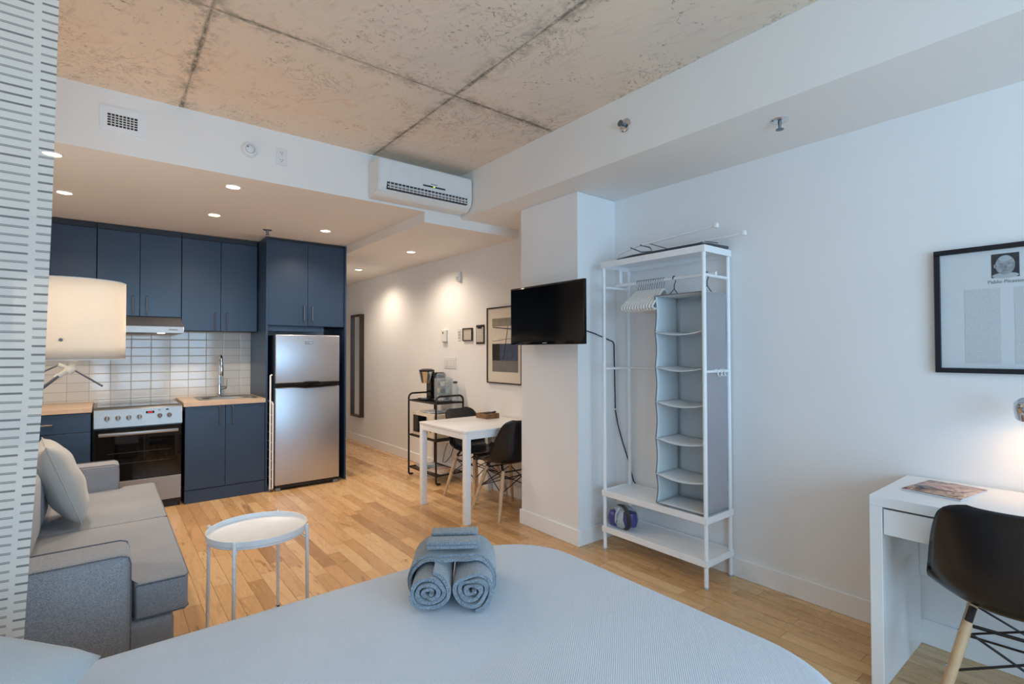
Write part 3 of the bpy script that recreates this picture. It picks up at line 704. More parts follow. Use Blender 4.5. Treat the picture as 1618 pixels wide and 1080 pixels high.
for q in range(2): MB().box(1.63, 2.34, 3.517, 3.5255, 2.596 + q * .022, 2.602 + q * .022, .002, 1).build('louvre', 'plastic', t)
m = MB(); m.box(1.64, 2.33, 3.5245, 3.5262, 2.612, 2.616)
for k in range(22): m.box(1.65 + k * .0315, 1.654 + k * .0315, 3.519, 3.526, 2.592, 2.638)
m.build('vane', 'plastic', t)
MB().box(1.93, 2.13, 3.5265, 3.531, 2.668, 2.680, .001, 1).build('display_strip', 'dkgrey', t)
MB().box(2.018, 2.034, 3.5250, 3.528, 2.670, 2.678, .001, 1).build('indicator_light', 'green', t)
m = MB()
for k in range(6): m.box(2.0 + k * .010, 2.006 + k * .010, 3.5290, 3.531, 2.690, 2.698)
m.build('lettering', 'grey', t)

# ================================================================== HALL WALL ITEMS (x = XR)
def wframe(nm, label, cat, y0, y1, z0, z1, fw, depth, fm, inner, X=XR, group=None):
    t = thing(nm, label, cat, (X, (y0 + y1) / 2, z0))
    f = MB()
    for a in ((y0, y1, z0, z0 + fw), (y0, y1, z1 - fw, z1), (y0, y0 + fw, z0 + fw, z1 - fw), (y1 - fw, y1, z0 + fw, z1 - fw)):
        f.box(X - depth, X - .001, a[0], a[1], a[2], a[3], .0015, 1)
    f.build('frame', fm, t)
    MB().box(X - depth * .55, X - .002, y0 + fw * .6, y1 - fw * .6, z0 + fw * .6, z1 - fw * .6).build(inner[0], inner[1], t)
    return t
wframe('wall_mirror', 'tall narrow mirror with deep dark frame at the far end of the hallway', 'mirror', 7.37, 7.75, .39, 1.935, .03, .065, 'frame', ('mirror_glass', 'mirror'))
t = wframe('framed_picture', 'framed photograph of a harbour scene on the hall wall, partly behind the television', 'picture', 3.652, 4.203, 1.060, 1.812, .012, .022, 'frame', ('mount', 'mount'))
X = XR - .0125
MB().box(X - .001, X, 3.708, 4.115, 1.176, 1.700).build('photograph', mat('photo_sky', (226, 216, 203), .4, var=.05), t)
MB().box(X - .0015, X - .001, 3.708, 4.115, 1.176, 1.285).build('photograph_water', mat('photo_water', (120, 118, 116), .4, var=.1), t)
MB().box(X - .0015, X - .001, 3.708, 3.99, 1.285, 1.45).build('photograph_hull', mat('photo_hull', (70, 82, 104), .4, var=.25, scale=20), t)
MB().box(X - .0015, X - .001, 3.99, 4.115, 1.285, 1.45).build('photograph_dock', mat('photo_dock', (44, 34, 28), .4, var=.5, scale=40), t)
m = MB(); m.box(X - .0015, X - .001, 3.708, 4.115, 1.62, 1.70); m.build('photograph_beam', mat('photo_beam', (150, 142, 128), .4, var=.2), t)
m = MB()
for a, b, r_ in (((4.10, 1.615), (3.72, 1.58), .005), ((3.93, 1.30), (3.86, 1.62), .004), ((4.08, 1.30), (4.05, 1.44), .003), ((4.11, 1.475), (3.80, 1.50), .002)):
    m.tube([(X - .0012, a[0], a[1]), (X - .0012, b[0], b[1])], r_, 5)
m.build('photograph_rigging', 'dkgrey', t)
# little wall things
t, bx = plate('motion_sensor', 'small white motion sensor high on the hallway wall', 'sensor', (XR, 4.72, 2.19), .062, .115, 'x')
m = MB(); bx(m, -.028, .028, -.052, .054, .005, .045, .010); m.build('housing', 'plastic', t)
m = MB(); bx(m, -.02, .02, -.035, .0, .044, .047, .002); m.build('lens', 'lightgrey', t)
t, bx = plate('thermostat', 'white thermostat box on the hall wall above the light switches', 'thermostat', (XR, 5.03, 1.553), .11, .15, 'x')
m = MB(); bx(m, -.050, .045, -.07, .07, .005, .035, .008); m.build('housing', 'plastic', t)
m = MB(); bx(m, -.008, .012, .02, .045, .0345, .036, .001); m.build('display', 'dkgrey', t)
t, bx = plate('light_switch_panel', 'pale three-gang light switch plate above the coffee maker', 'light switch', (XR, 4.93, 1.248), .25, .125, 'x')
for k in range(3):
    m = MB(); bx(m, -.095 + k * .072, -.05 + k * .072, -.04, .04, .006, .010, .002); m.build('rocker', 'plastic', t)
t, bx = plate('wall_keypad', 'small off-white keypad left of the two little framed notices', 'keypad', (XR, 4.735, 1.555), .06, .125, 'x')
for k in range(6):
    m = MB(); bx(m, -.018 + (k % 2) * .02, -.002 + (k % 2) * .02, -.04 + (k // 2) * .03, -.02 + (k // 2) * .03, .006, .008, .001); m.build('button', 'lightgrey', t)
wframe('framed_notice', 'small square framed notice on the hall wall, beside the keypad', 'notice', 4.475, 4.655, 1.487, 1.625, .010, .02, 'frame', ('notice_sheet', 'text2'))
t = thing('clipboard', 'small dark clipboard with a printed sheet, next to the harbour picture', 'clipboard', (XR, 4.335, 1.45))
MB().box(XR - .010, XR - .001, 4.262, 4.408, 1.452, 1.650, .003, 1).build('board', 'frame', t)
MB().box(XR - .012, XR - .010, 4.275, 4.396, 1.472, 1.625).build('sheet', 'text2', t)
MB().box(XR - .018, XR - .010, 4.30, 4.37, 1.612, 1.642, .003, 1).build('clip', 'blackmetal', t)

# ================================================================== ROLLING CART
t = thing('rolling_cart', 'black wire kitchen cart with three shelves against the hall wall', 'cart', (2.83, 4.88, 0))
cx0, cx1, cy0, cy1 = 2.665, 2.995, 4.60, 5.20
for yy in (cy0, cy1):
    pts = [(cx0, yy, .05), (cx0, yy, .85)] + [(cx0 + .05 - .05 * cos(radians(a)), yy, .86 + .05 * sin(radians(a))) for a in range(10, 91, 16)] + \
          [(cx1 - .05 + .05 * sin(radians(a)), yy, .86 + .05 * cos(radians(a))) for a in range(0, 91, 16)] + [(cx1, yy, .85), (cx1, yy, .05)]
    MB().tube(pts, .0105, 10).build('end_frame', 'blackmetal', t)
for zz in (.835, .452, .095):
    m = MB(); m.tube([(cx0, cy0, zz), (cx0, cy1, zz), (cx1, cy1, zz), (cx1, cy0, zz)], .008, 8, closed=True)
    for k in range(1, 24): m.tube([(cx0, cy0 + .6 * k / 24, zz), (cx1, cy0 + .6 * k / 24, zz)], .0028, 5)
    m.build('shelf', 'blackmetal', t)
for yy, s_ in ((cy0, -1), (cy1, 1)):
    for xx in (cx0, cx1):
        MB().tube([(xx, yy, .06), (xx, yy, .03), (xx + .012 , yy, .014), (xx + .05, yy, .012)], .011, 8).build('foot', 'blackmetal', t)
# coffee maker
t = thing('coffee_maker', 'black and chrome single-serve coffee maker on top of the cart', 'coffee maker', (2.82, 5.02, .846))
cxx, cyy, z0 = 2.84, 5.00, .846
MB().box(cxx - .02, cxx + .13, cyy - .10, cyy + .10, z0, z0 + .30, .03, 4).build('body', 'blackgloss', t)
m = MB(); m.lathe([(0, .0), (.075, .0), (.082, .008), (.08, .02), (0, .02)], (cxx - .08, cyy, z0), 28); m.build('drip_tray', 'black', t)
m = MB(); m.lathe([(.055, .0), (.062, .02), (.078, .10), (.085, .125), (.06, .14), (0, .145)], (cxx - .06, cyy, z0 + .185), 28); m.build('brew_head', 'chrome', t)
m = MB(); m.lathe([(0, 0), (.084, 0), (.086, .012), (.05, .024), (0, .026)], (cxx - .06, cyy, z0 + .315), 28); m.build('lid', 'black', t)
MB().box(cxx + .0, cxx + .11, cyy - .135, cyy - .10, z0 + .02, z0 + .29, .014, 3).build('water_tank', 'clear', t)
MB().cyl((cxx - .08, cyy, z0 + .02), (cxx - .08, cyy, z0 + .024), .055, seg=24).build('drip_plate', 'chrome', t)
# carousel of cups
t = thing('pod_holder', 'clear glass holder filled with wrapped coffee pods, beside the coffee maker', 'pod holder', (2.85, 4.75, .846))
m = MB(); m.box(2.78, 2.93, 4.70, 4.84, .846, 1.09, .006, 2); m.build('box', 'clear', t)
for k in range(12):
    a, b, c_ = k % 2, (k // 2) % 2, k // 4
    px, py, pz = 2.82 + a * .06, 4.735 + b * .06, .858 + c_ * .075
    MB().lathe([(0, 0), (.018, 0), (.024, .040), (.026, .042), (0, .044)], (px, py, pz), 12).build('coffee_pod', ('kraft', 'dkgrey', 'hanger')[k % 3], t)
t = thing('glass_jar', 'tall clear glass jar behind the pod holder on the cart', 'jar', (2.93, 4.66, .846))
MB().lathe([(0, 0), (.032, 0), (.036, .01), (.036, .14), (.022, .17), (.022, .19)], (2.93, 4.655, .846), 20).build('body', 'clear', t)
MB().cyl((2.93, 4.655, 1.036), (2.93, 4.655, 1.056), .024, seg=16).build('lid', 'dkgrey', t)
# microwave on middle shelf
t = thing('microwave', 'compact white microwave oven on the middle shelf of the cart', 'microwave', (2.83, 4.89, .462))
MB().box(2.672, 2.99, 4.66, 5.13, .466, .715, .008, 2).build('body', mat('microwave_white', (226, 214, 196), .35), t)
MB().box(2.667, 2.673, 4.80, 5.10, .50, .685, .004, 1).build('door_window', 'ovenglass', t)
MB().box(2.655, 2.668, 4.78, 4.792, .50, .685, .003, 1).build('handle', 'chrome', t)
for k in range(2): MB().cyl((2.672, 4.72, .55 + k * .09), (2.660, 4.72, .55 + k * .09), .018, seg=16).build('dial', 'grey', t)
MB().tube([(2.86, 4.64, .50), (2.86, 4.60, .462), (2.80, 4.50, .43), (2.76, 4.42, .40), (2.72, 4.40, .33), (2.68, 4.43, .27), (2.68, 4.49, .26), (2.74, 4.56, .33), (2.80, 4.60, .42)], .004, 6).build('power_cable', 'cord', t)
# booklets
def booklet(label, x, y, z, sx, sy, rz, m1, cat='booklet', nm='booklet', group=None, th=.008):
    t = thing(nm, label, cat, (x, y, z), rz)
    MB().box(-sx / 2, sx / 2, -sy / 2, sy / 2, .0005, th - .001).build('pages', 'paper', t, local=True)
    n_ = 8
    m = MB(); m.grid(lambda u, v: (-sx / 2 - .001 + u * (sx + .002), -sy / 2 - .001 + v * (sy + .002), th + .002 * sin(pi * u)), 8, 2)
    m.build('cover', m1, t, local=True, solid=.001)
    return t
booklet('blue booklet lying on the microwave, uppermost of the two', 2.80, 4.83, .727, .20, .26, .25, 'magblue')
booklet('pale booklet beneath the blue one on the microwave', 2.81, 4.90, .716, .21, .28, -.1, 'mag2', th=.010)
booklet('colourful brochure spread on the bottom shelf of the cart', 2.83, 4.76, .104, .24, .28, .12, 'mag2', 'brochure', 'brochure')
booklet('pale brochure at the far end of the bottom cart shelf', 2.83, 5.06, .104, .22, .22, -.2, 'magblue', 'brochure', 'brochure')

# ================================================================== DINING TABLE
tx0, tx1, ty0, ty1 = 2.238, 3.022, 3.400, 4.165
t = thing('dining_table', 'square white dining table against the hall wall behind the column', 'table', ((tx0 + tx1) / 2, (ty0 + ty1) / 2, 0))
MB().box(tx0, tx1, ty0, ty1, .722, .742, .003, 2).build('tabletop', 'white', t)
ap = MB()
for a in ((tx0 + .05, tx1 - .05, ty0 + .006, ty0 + .026), (tx0 + .05, tx1 - .05, ty1 - .026, ty1 - .006), (tx0 + .006, tx0 + .026, ty0 + .05, ty1 - .05), (tx1 - .026, tx1 - .006, ty0 + .05, ty1 - .05)):
    ap.box(a[0], a[1], a[2], a[3], .672, .7215, .002, 1)
ap.build('apron', 'whitemetal', t)
for xx in (tx0 + .003, tx1 - .053):
    for yy in (ty0 + .003, ty1 - .053): MB().box(xx, xx + .05, yy, yy + .05, 0, .7215, .003, 2).build('leg', 'whitemetal', t)
t = thing('wooden_napkin_box', 'brown wooden napkin box with a weighted arm on the dining table', 'box', (2.87, 3.98, .742))
Z = .7425
for a in ((-.09, .09, -.065, -.055), (-.09, .09, .055, .065), (-.09, -.08, -.055, .055), (.08, .09, -.055, .055)):
    pass
mm = MB(); 
for a in ((2.79, 2.95, 3.90, 3.912), (2.79, 2.95, 4.048, 4.06), (2.79, 2.802, 3.912, 4.048), (2.938, 2.95, 3.912, 4.048)): mm.box(a[0], a[1], a[2], a[3], Z, Z + .045, .001, 1)
mm.box(2.802, 2.938, 3.912, 4.048, Z, Z + .008); mm.build('tray', 'woodbox', t)
MB().box(2.806, 2.934, 3.916, 4.044, Z + .009, Z + .034, .002, 1).build('napkin_stack', mat('napkin', (196, 160, 126), .8), t)
MB().tube([(2.80, 3.99, Z + .04), (2.86, 3.97, Z + .043), (2.91, 3.93, Z + .055), (2.925, 3.92, Z + .06)], [.006, .007, .009, .007], 8).build('arm', 'dkgrey', t)

# ================================================================== SHELL CHAIRS
def shell_mb():
    prof = [(.235, .425), (.225, .442), (.19, .446), (.12, .437), (.04, .428), (-.04, .424), (-.11, .430), (-.165, .452), (-.205, .50), (-.228, .57), (-.243, .65), (-.257, .73), (-.268, .785), (-.276, .812)]
    wid = [.185, .205, .222, .234, .238, .238, .236, .234, .232, .226, .216, .200, .180, .150]
    lift = [.0, .004, .014, .026, .040, .056, .078, .100, .110, .100, .078, .052, .030, .018]
    n = len(prof)
    def lerp(arr, v):
        x = v * (n - 1); i = min(int(x), n - 2); f = x - i
        p0, p1, p2, p3 = arr[max(i - 1, 0)], arr[i], arr[i + 1], arr[min(i + 2, n - 1)]
        return .5 * ((2 * p1) + (-p0 + p2) * f + (2 * p0 - 5 * p1 + 4 * p2 - p3) * f * f + (-p0 + 3 * p1 - 3 * p2 + p3) * f ** 3)
    px = [p[0] for p in prof]; pz = [p[1] for p in prof]
    def fn(u, v):
        x, z = lerp(px, v), lerp(pz, v)
        e = .01; a = max(0, v - e); b = min(1, v + e)
        tx, tz = lerp(px, b) - lerp(px, a), lerp(pz, b) - lerp(pz, a); L = sqrt(tx * tx + tz * tz)
        nx, nz = tz / L, -tx / L          # towards the sitter
        s = u * 2 - 1; W = lerp(wid, v)
        # rounded corners
        if v > .86: W *= sqrt(max(0, 1 - ((v - .86) / .14) ** 2.6 * .5)) if v < 1 else .72
        k = lerp(lift, v) * abs(s) ** 2.4
        return (x + nx * k, W * s, z + nz * k)
    m = MB(sharp=180); m.grid(fn, 24, 40)
    return m
def make_chair(label):
    t = thing('shell_chair', label, 'chair')
    s = shell_mb().build('seat_shell', 'shell', t, local=True, solid=.007)
    # wooden legs with steel fixings
    LG = []
    for sx in (1, -1):
        for sy in (1, -1):
            top = Vector((sx * .125 - .01, sy * .120, .385)); ft = Vector((sx * .215, sy * .215, 0.0)); LG.append((top, ft))
            m = MB(); m.tube([top, top.lerp(ft, .05), top.lerp(ft, .5), ft], [.013, .0165, .0165, .011], 14)
            lg = m.build('leg', 'legwood', t, local=True)
            m = MB()
            for f in (.10, .42):
                p = top.lerp(ft, f); o = Vector((0, sy, 0)) * .0155; m.tube([p + o, p + o * 1.25], .004, 8)
            m.build('bolt', 'chrome', lg, local=True)
    m = MB()
    L_ = {(1, 1): LG[0], (1, -1): LG[1], (-1, 1): LG[2], (-1, -1): LG[3]}
    def P(k, f): return L_[k][0].lerp(L_[k][1], f)
    r = .0042
    for a, b in (((1, 1), (1, -1)), ((-1, 1), (-1, -1)), ((1, 1), (-1, 1)), ((1, -1), (-1, -1))):
        m.tube([P(a, .45), P(b, .08)], r, 6); m.tube([P(b, .45), P(a, .08)], r, 6)
    for a, b in (((1, 1), (-1, -1)), ((1, -1), (-1, 1))):
        m.tube([P(a, .45), P(b, .12) + Vector((0, 0, .0))], r, 6)
    m.tube([P((1, 1), .03), P((1, -1), .03)], .006, 6); m.tube([P((-1, 1), .03), P((-1, -1), .03)], .006, 6)
    for k in L_:
        pk = P(k, .03); m.tube([pk, Vector((k[0] * .10, k[1] * .11, .425))], .012, 8)
    m.build('wire_brace', 'blackmetal', t, local=True)
    return t
CH = make_chair('black shell chair at the desk, nearest the camera at lower right')
CH.location = (2.603, .322, 0); CH.scale = (1.03, 1.03, 1.035); CH.rotation_euler = (0, 0, radians(5))
c2 = copy_tree(CH); c2['label'] = 'black shell chair between the column and the dining table, its back to the viewer'
c2.scale = c3s = (1, 1, 1); c2.location = (2.72, 3.50, 0); c2.rotation_euler = (0, 0, radians(86))
c3 = copy_tree(CH); c3['label'] = 'black shell chair on the far side of the dining table, beside the cart'
c3.scale = c3s; c3.location = (2.79, 4.06, 0); c3.rotation_euler = (0, 0, radians(-82))
for c_ in (CH, c2, c3): c_['group'] = 'black shell chairs'

# ================================================================== TELEVISION
t = thing('television', 'flat black television mounted on the white column', 'television', (2.5, 2.70, 1.42))
MB().box(2.452, 2.475, 2.318, 3.094, 1.424, 1.856, .004, 2).build('bezel', 'blackgloss', t)
MB().box(2.475, 2.51, 2.40, 3.01, 1.47, 1.80, .012, 2).build('back_shell', 'black', t)
MB().box(2.4505, 2.4525, 2.332, 3.080, 1.448, 1.843).build('screen', 'screen', t)
m = MB()
for k in range(6): m.box(2.4508, 2.4522, 2.684 + k * .0075, 2.689 + k * .0075, 1.4325, 1.4395)
m.build('maker_lettering', 'lightgrey', t)
m = MB(); m.box(2.51, 2.53, 2.62, 2.80, 1.56, 1.72, .002, 1); m.box(2.53, 2.6295, 2.68, 2.74, 1.60, 1.68, .002, 1); m.box(2.62, 2.6295, 2.64, 2.78, 1.54, 1.74, .002, 1); m.build('wall_bracket', 'blackmetal', t)
o = MB().tube([(2.515, 2.55 - .08, 1.52), (2.60, 2.535, 1.53), (2.66, 2.545, 1.535), (2.80, 2.544, 1.505), (2.95, 2.544, 1.462), (3.0, 2.544, 1.448), (3.012, 2.543, 1.43), (3.014, 2.542, 1.30),
    (3.018, 2.54, 1.05), (3.020, 2.54, .93), (3.026, 2.52, .82), (3.028, 2.48, .70), (3.030, 2.42, .55), (3.026, 2.38, .43), (3.020, 2.36, .42)], .0045, 8).build('power_cord', 'cord', t)
o = MB().box(3.008, 3.03, 2.528, 2.549, .935, .945, .002, 1).build('cord_clip', 'plastic'); tag(recenter(o, (3.02, 2.54, .935)), 'small white clip holding the dark cord behind the wardrobe', 'clip')

# ================================================================== OPEN WARDROBE
wx0, wx1, wy0, wy1 = 2.725, 3.022, 1.622, 2.412
t = thing('open_wardrobe', 'white open metal wardrobe rack standing against the right wall', 'wardrobe', ((wx0 + wx1) / 2, (wy0 + wy1) / 2, 0))
rp = .0125
for xx in (wx0 + rp, wx1 - rp):
    for yy in (wy0 + rp, wy1 - rp):
        p = MB().cyl((xx, yy, .012), (xx, yy, 1.958), rp, seg=16).build('post', 'whitemetal', t)
        MB().cyl((xx, yy, 0), (xx, yy, .0119), rp * 1.06, seg=16).build('foot_cap', 'lightgrey', p)
def tray(z0, z1, nm):
    m = MB(); tt = .0025
    m.box(wx0 - .002, wx1 + .002, wy0 - .002, wy1 + .002, z1 - .010 if nm != 'bottom_shelf' else z1 - .010, z1 - .006)
    for a in ((wx0 - .003, wx0, wy0 - .003, wy1 + .003), (wx1, wx1 + .003, wy0 - .003, wy1 + .003), (wx0, wx1, wy0 - .003, wy0), (wx0, wx1, wy1, wy1 + .003)):
        m.box(a[0], a[1], a[2], a[3], z0, z1, .001, 1)
    m.build(nm, 'whitemetal', t)
tray(1.958, 1.998, 'top_shelf'); tray(.372, .412, 'shelf'); tray(.125, .165, 'bottom_shelf')
for yy in (wy0 + rp, wy1 - rp):
    for zz in (1.825, 1.255): MB().cyl((wx0 + 2 * rp, yy, zz), (wx1 - 2 * rp, yy, zz), .0085 if zz < 1.5 else .009, seg=12).build('side_rail', 'whitemetal', t)
MB().cyl((wx1 - rp, wy0 + 2 * rp, 1.255), (wx1 - rp, wy1 - 2 * rp, 1.255), .007, seg=12).build('rear_rail', 'whitemetal', t)
RX, RZ = 2.875, 1.845
MB().cyl((RX, wy0 + rp, RZ), (RX, wy1 - rp, RZ), .0115, seg=14).build('hanging_rail', 'whitemetal', t)
MB().box(RX - .015, RX + .015, 2.36, 2.364, 1.858, 1.957).build('bracket', 'whitemetal', t)
# hooks on side rail
for k, xx in enumerate((2.862, 2.905, 2.94)):
    if k == 2: pass
    t2 = thing('coat_hook', ('white plastic hook on the wardrobe side rail, nearest the front post', 'middle one of the white hooks on the wardrobe side rail', 'white plastic hook on the side rail, closest to the rear wardrobe post')[k], 'hook', (xx, wy0, 1.24), group='hooks on the wardrobe side rail')
    y_ = wy0 + rp
    MB().tube([(xx, y_ + .012, 1.257), (xx, y_ + .006, 1.2665), (xx, y_ - .006, 1.2665), (xx, y_ - .0125, 1.257), (xx, y_ - .014, 1.235), (xx, y_ - .022, 1.226), (xx - .002, y_ - .032, 1.228), (xx - .004, y_ - .037, 1.238)], .0035, 8).build('hook', 'white', t2)
# hangers
def make_hanger(label, mt, wire):
    t = thing('clothes_hanger', label, 'hanger', (RX, 2.0, RZ))
    # local frame: hanger lies in the x-z plane, hook hangs on rail at origin
    hk = [(.0155 * cos(radians(a)), 0, .0 + .0155 * sin(radians(a))) for a in range(200, -61, -20)]
    hk = [(-.0155, 0, -.008)] + [(.0155 * cos(radians(a)), 0, .0155 * sin(radians(a)) - .0) for a in range(180, -1, -20)] + [(.012, 0, -.022), (.0, 0, -.034), (0, 0, -.07)]
    MB().tube(hk, .0022, 7).build('hook', wire, t, local=True)
    pts = [(0, 0, -.062), (-.03, 0, -.070), (-.12, 0, -.125), (-.195, 0, -.175), (-.20, 0, -.188), (-.185, 0, -.196), (0, 0, -.196), (.185, 0, -.196), (.20, 0, -.188), (.195, 0, -.175), (.12, 0, -.125), (.03, 0, -.070)]
    m = MB(); m.tube(pts, [.010, .0095] + [.0085] * 9 + [.0095], 8, closed=True); m.build('body', mt, t, local=True)
    return t
hg = make_hanger('x', 'hanger', 'handle')
for k in range(12):
    h = hg if k == 0 else copy_tree(hg)
    y = 2.21 - k * .0187
    h.location = (RX, y, RZ); h.rotation_euler = (0, 0, radians(-6 + k * 1.3)); h.scale = (.80, 1, 1)
    h['label'] = 'one of the pale plastic hangers bunched on the wardrobe rail'; h['group'] = 'plastic hangers on the wardrobe rail'
for k, (y, lb) in enumerate(((1.925, 'dark metal hanger hook nearest the pale hangers, holding up the hanging organizer'), (1.695, 'dark metal hanger hook behind the front right post, holding up the organizer'))):
    t2 = thing('organizer_hook', lb, 'hook', (RX, y, RZ))
    hk = [(RX - .0155, y, RZ - .008)] + [(RX + .0155 * cos(radians(a)), y, RZ + .0155 * sin(radians(a))) for a in range(180, -1, -20)] + [(RX + .014, y, RZ - .022), (RX, y, RZ - .04), (RX, y, RZ - .07)]
    m = MB(); m.tube(hk, .003, 7); m.tube([(RX - .06, y, RZ - .112), (RX, y, RZ - .068), (RX + .06, y, RZ - .112)], .003, 6); m.build('hook', 'cord', t2)
# hanging organizer
oy0, oy1, ox0, ox1 = 1.642, 1.985, 2.752, 3.012
t = thing('hanging_organizer', 'pale fabric hanging organizer with six shelves inside the wardrobe', 'organizer', ((ox0 + ox1) / 2, (oy0 + oy1) / 2, .414))
lv = [.416, .600, .825, 1.055, 1.275, 1.498, 1.728]
def wavy(z): # front edge position
    for a, b in zip(lv, lv[1:]):
        if z <= b + 1e-6: return .014 * sin(pi * (z - a) / (b - a)) * (1.4 if a < .45 else 1.0)
    return 0
zs = [.416 + (1.728 - .416) * k / 48 for k in range(49)]
for nm, yy, mt, s_ in (('side_panel', oy1, 'organizer', 1), ('side_panel', oy0, 'orgside', -1)):
    m = MB(sharp=180); m.grid(lambda u, v: (ox0 + wavy(zs[int(round(v * 48))]) + u * (ox1 - ox0 - wavy(zs[int(round(v * 48))]) - .01 * sin(v * 9)), yy + s_ * (.005 * sin(pi * u) * (.4 + .6 * sin(v * 40) ** 2) + .002 * sin(v * 17 + u * 3)), zs[int(round(v * 48))]), 8, 48)
    m.build(nm, mt, t, solid=.003)
m = MB(sharp=180); m.grid(lambda u, v: (ox1 - .012 - .006 * sin(u * 9 + v * 5), oy0 + u * (oy1 - oy0), .416 + v * 1.312), 10, 20); m.build('back_panel', 'organizer', t, solid=.003)
for k, z in enumerate(lv):
    sag = (.0 if k == 0 else -.022)
    m = MB(sharp=180); m.grid(lambda u, v: (ox0 + v * (ox1 - ox0 - .014), oy0 + .003 + u * (oy1 - oy0 - .006), z + (sag if k < 6 else .0) * sin(pi * u) * (1 - .6 * v)), 12, 6)
    sh = m.build('top_panel' if k == 6 else 'shelf', 'organizer', t, solid=.005)
    m = MB(); m.tube([(ox0 - .002, oy0 + .003 + (oy1 - oy0 - .006) * i / 12, z + (sag if k < 6 else 0) * sin(pi * i / 12)) for i in range(13)], .0035, 6)
    m.build('edge_piping', 'orgtrim' if k in (0, 6) else 'organizer', sh)
for yy in (oy0, oy1): MB().tube([(ox0 - .001 + wavy(z), yy, z) for z in zs], .004, 6).build('front_piping', 'orgtrim', t)
# garment steamer / iron
t = thing('steam_iron', 'purple and grey steam iron with wound hose on the lower wardrobe shelf', 'iron', (2.82, 2.29, .162))
z0 = .162
m = MB(sharp=60); m.lathe([(0, 0), (.055, .004), (.078, .03), (.082, .07), (.068, .115), (.04, .142), (0, .150)], (2.82, 2.30, z0), 24); 
for v in m.bm.verts: v.co.y = 2.30 + (v.co.y - 2.30) * 1.35
m.build('body', 'lightgrey', t)
m = MB(sharp=60); m.lathe([(0, .01), (.05, .02), (.062, .06), (.05, .11), (0, .13)], (2.785, 2.335, z0), 20); m.build('front_shell', 'purple', t)
m = MB(sharp=60); m.lathe([(0, .02), (.045, .03), (.055, .07), (.045, .12), (0, .135)], (2.80, 2.235, z0), 20); m.build('rear_shell', 'purple', t)
for k in range(3):
    m = MB(); m.tube([(2.79 + (.083 + .004 * k) * cos(radians(a)) * .45, 2.30 - .012 * k + (.084 + .003 * k) * cos(radians(a)), z0 + .078 + (.076) * sin(radians(a))) for a in range(0, 360, 15)], .006, 7, closed=True); m.build('hose', 'cord', t)
m = MB(); m.tube([(2.755, 2.31, z0 + .02), (2.735, 2.305, z0 + .06), (2.735, 2.30, z0 + .11), (2.76, 2.29, z0 + .145)], .007, 8); m.build('handle', 'lightgrey', t)
# ironing board on top of wardrobe
t = thing('ironing_board', 'dark-covered folded ironing board lying upside down on top of the wardrobe', 'ironing board', (2.87, 2.0, 2.0))
bp = [(2.74, 1.66), (2.74, 2.15), (2.78, 2.32), (2.86, 2.405), (2.93, 2.36), (2.985, 2.20), (3.00, 1.63), (2.98, 1.61), (2.80, 1.63)]
MB().prism(bp, 1.9995, 2.018, .005, 2).build('board', 'boardcover', t)
z_ = 2.022
def leg(pts, r=.0065): return MB().tube(pts, r, 8)
leg([(2.82, 2.34, z_ + .00), (2.80, 2.32, z_ + .03), (2.80, 2.16, z_ + .06), (2.80, 1.66, z_ + .085), (2.80, 1.60, z_ + .09)]).build('leg', 'whitemetal', t)
leg([(2.90, 2.30, z_ + .00), (2.93, 2.28, z_ + .03), (2.94, 2.10, z_ + .04), (2.94, 1.60, z_ + .045), (2.94, 1.50, z_ + .05)]).build('leg', 'whitemetal', t)
for p in ((2.80, 1.59, z_ + .09), (2.94, 1.495, z_ + .05)): MB().box(p[0] - .012, p[0] + .012, p[1] - .012, p[1] + .012, p[2] - .014, p[2] + .014, .004, 2).build('foot_cap', 'white', t)
leg([(2.80, 2.06, z_ + .062), (2.87, 1.92, z_ + .002), (2.94, 1.75, z_ + .043), (2.87, 1.62, z_ + .002)], .003).build('brace', 'handle', t)
leg([(2.78, 2.20, z_ + .055), (2.86, 2.17, z_ + .03), (2.94, 2.14, z_ + .04), (2.86, 2.10, z_ + .05), (2.78, 2.12, z_ + .06)], .004).build('catch', 'handle', t)

# ================================================================== DESK
dx0, dx1, dy0, dy1, dz = 2.492, 3.024, -.62, .748, .78
t = thing('desk', 'white desk with one long drawer against the right wall', 'desk', ((dx0 + dx1) / 2, (dy0 + dy1) / 2, 0))
MB().box(dx0, dx1, dy0, dy1, dz - .042, dz, .002, 1).build('desktop', 'white', t)
for a, b in ((dy1 - .045, dy1), (dy0, dy0 + .045)): MB().box(dx0, dx1, a, b, 0, dz - .0425, .002, 1).build('side_panel', 'white', t)
MB().box(dx1 - .018, dx1 - .002, dy0 + .046, dy1 - .046, .33, dz - .043).build('back_panel', 'white', t)
MB().box(dx0 + .004, dx0 + .022, dy0 + .20, dy1 - .049, dz - .152, dz - .050, .001, 1).build('drawer_front', 'white', t)
MB().box(dx0 + .023, dx1 - .06, dy0 + .21, dy1 - .055, dz - .148, dz - .060).build('drawer_box', 'white', t)
booklet('glossy colour magazine lying open-side down near the desk corner', 2.80, .565, dz, .20, .27, radians(-98), 'mag', 'magazine', 'magazine')
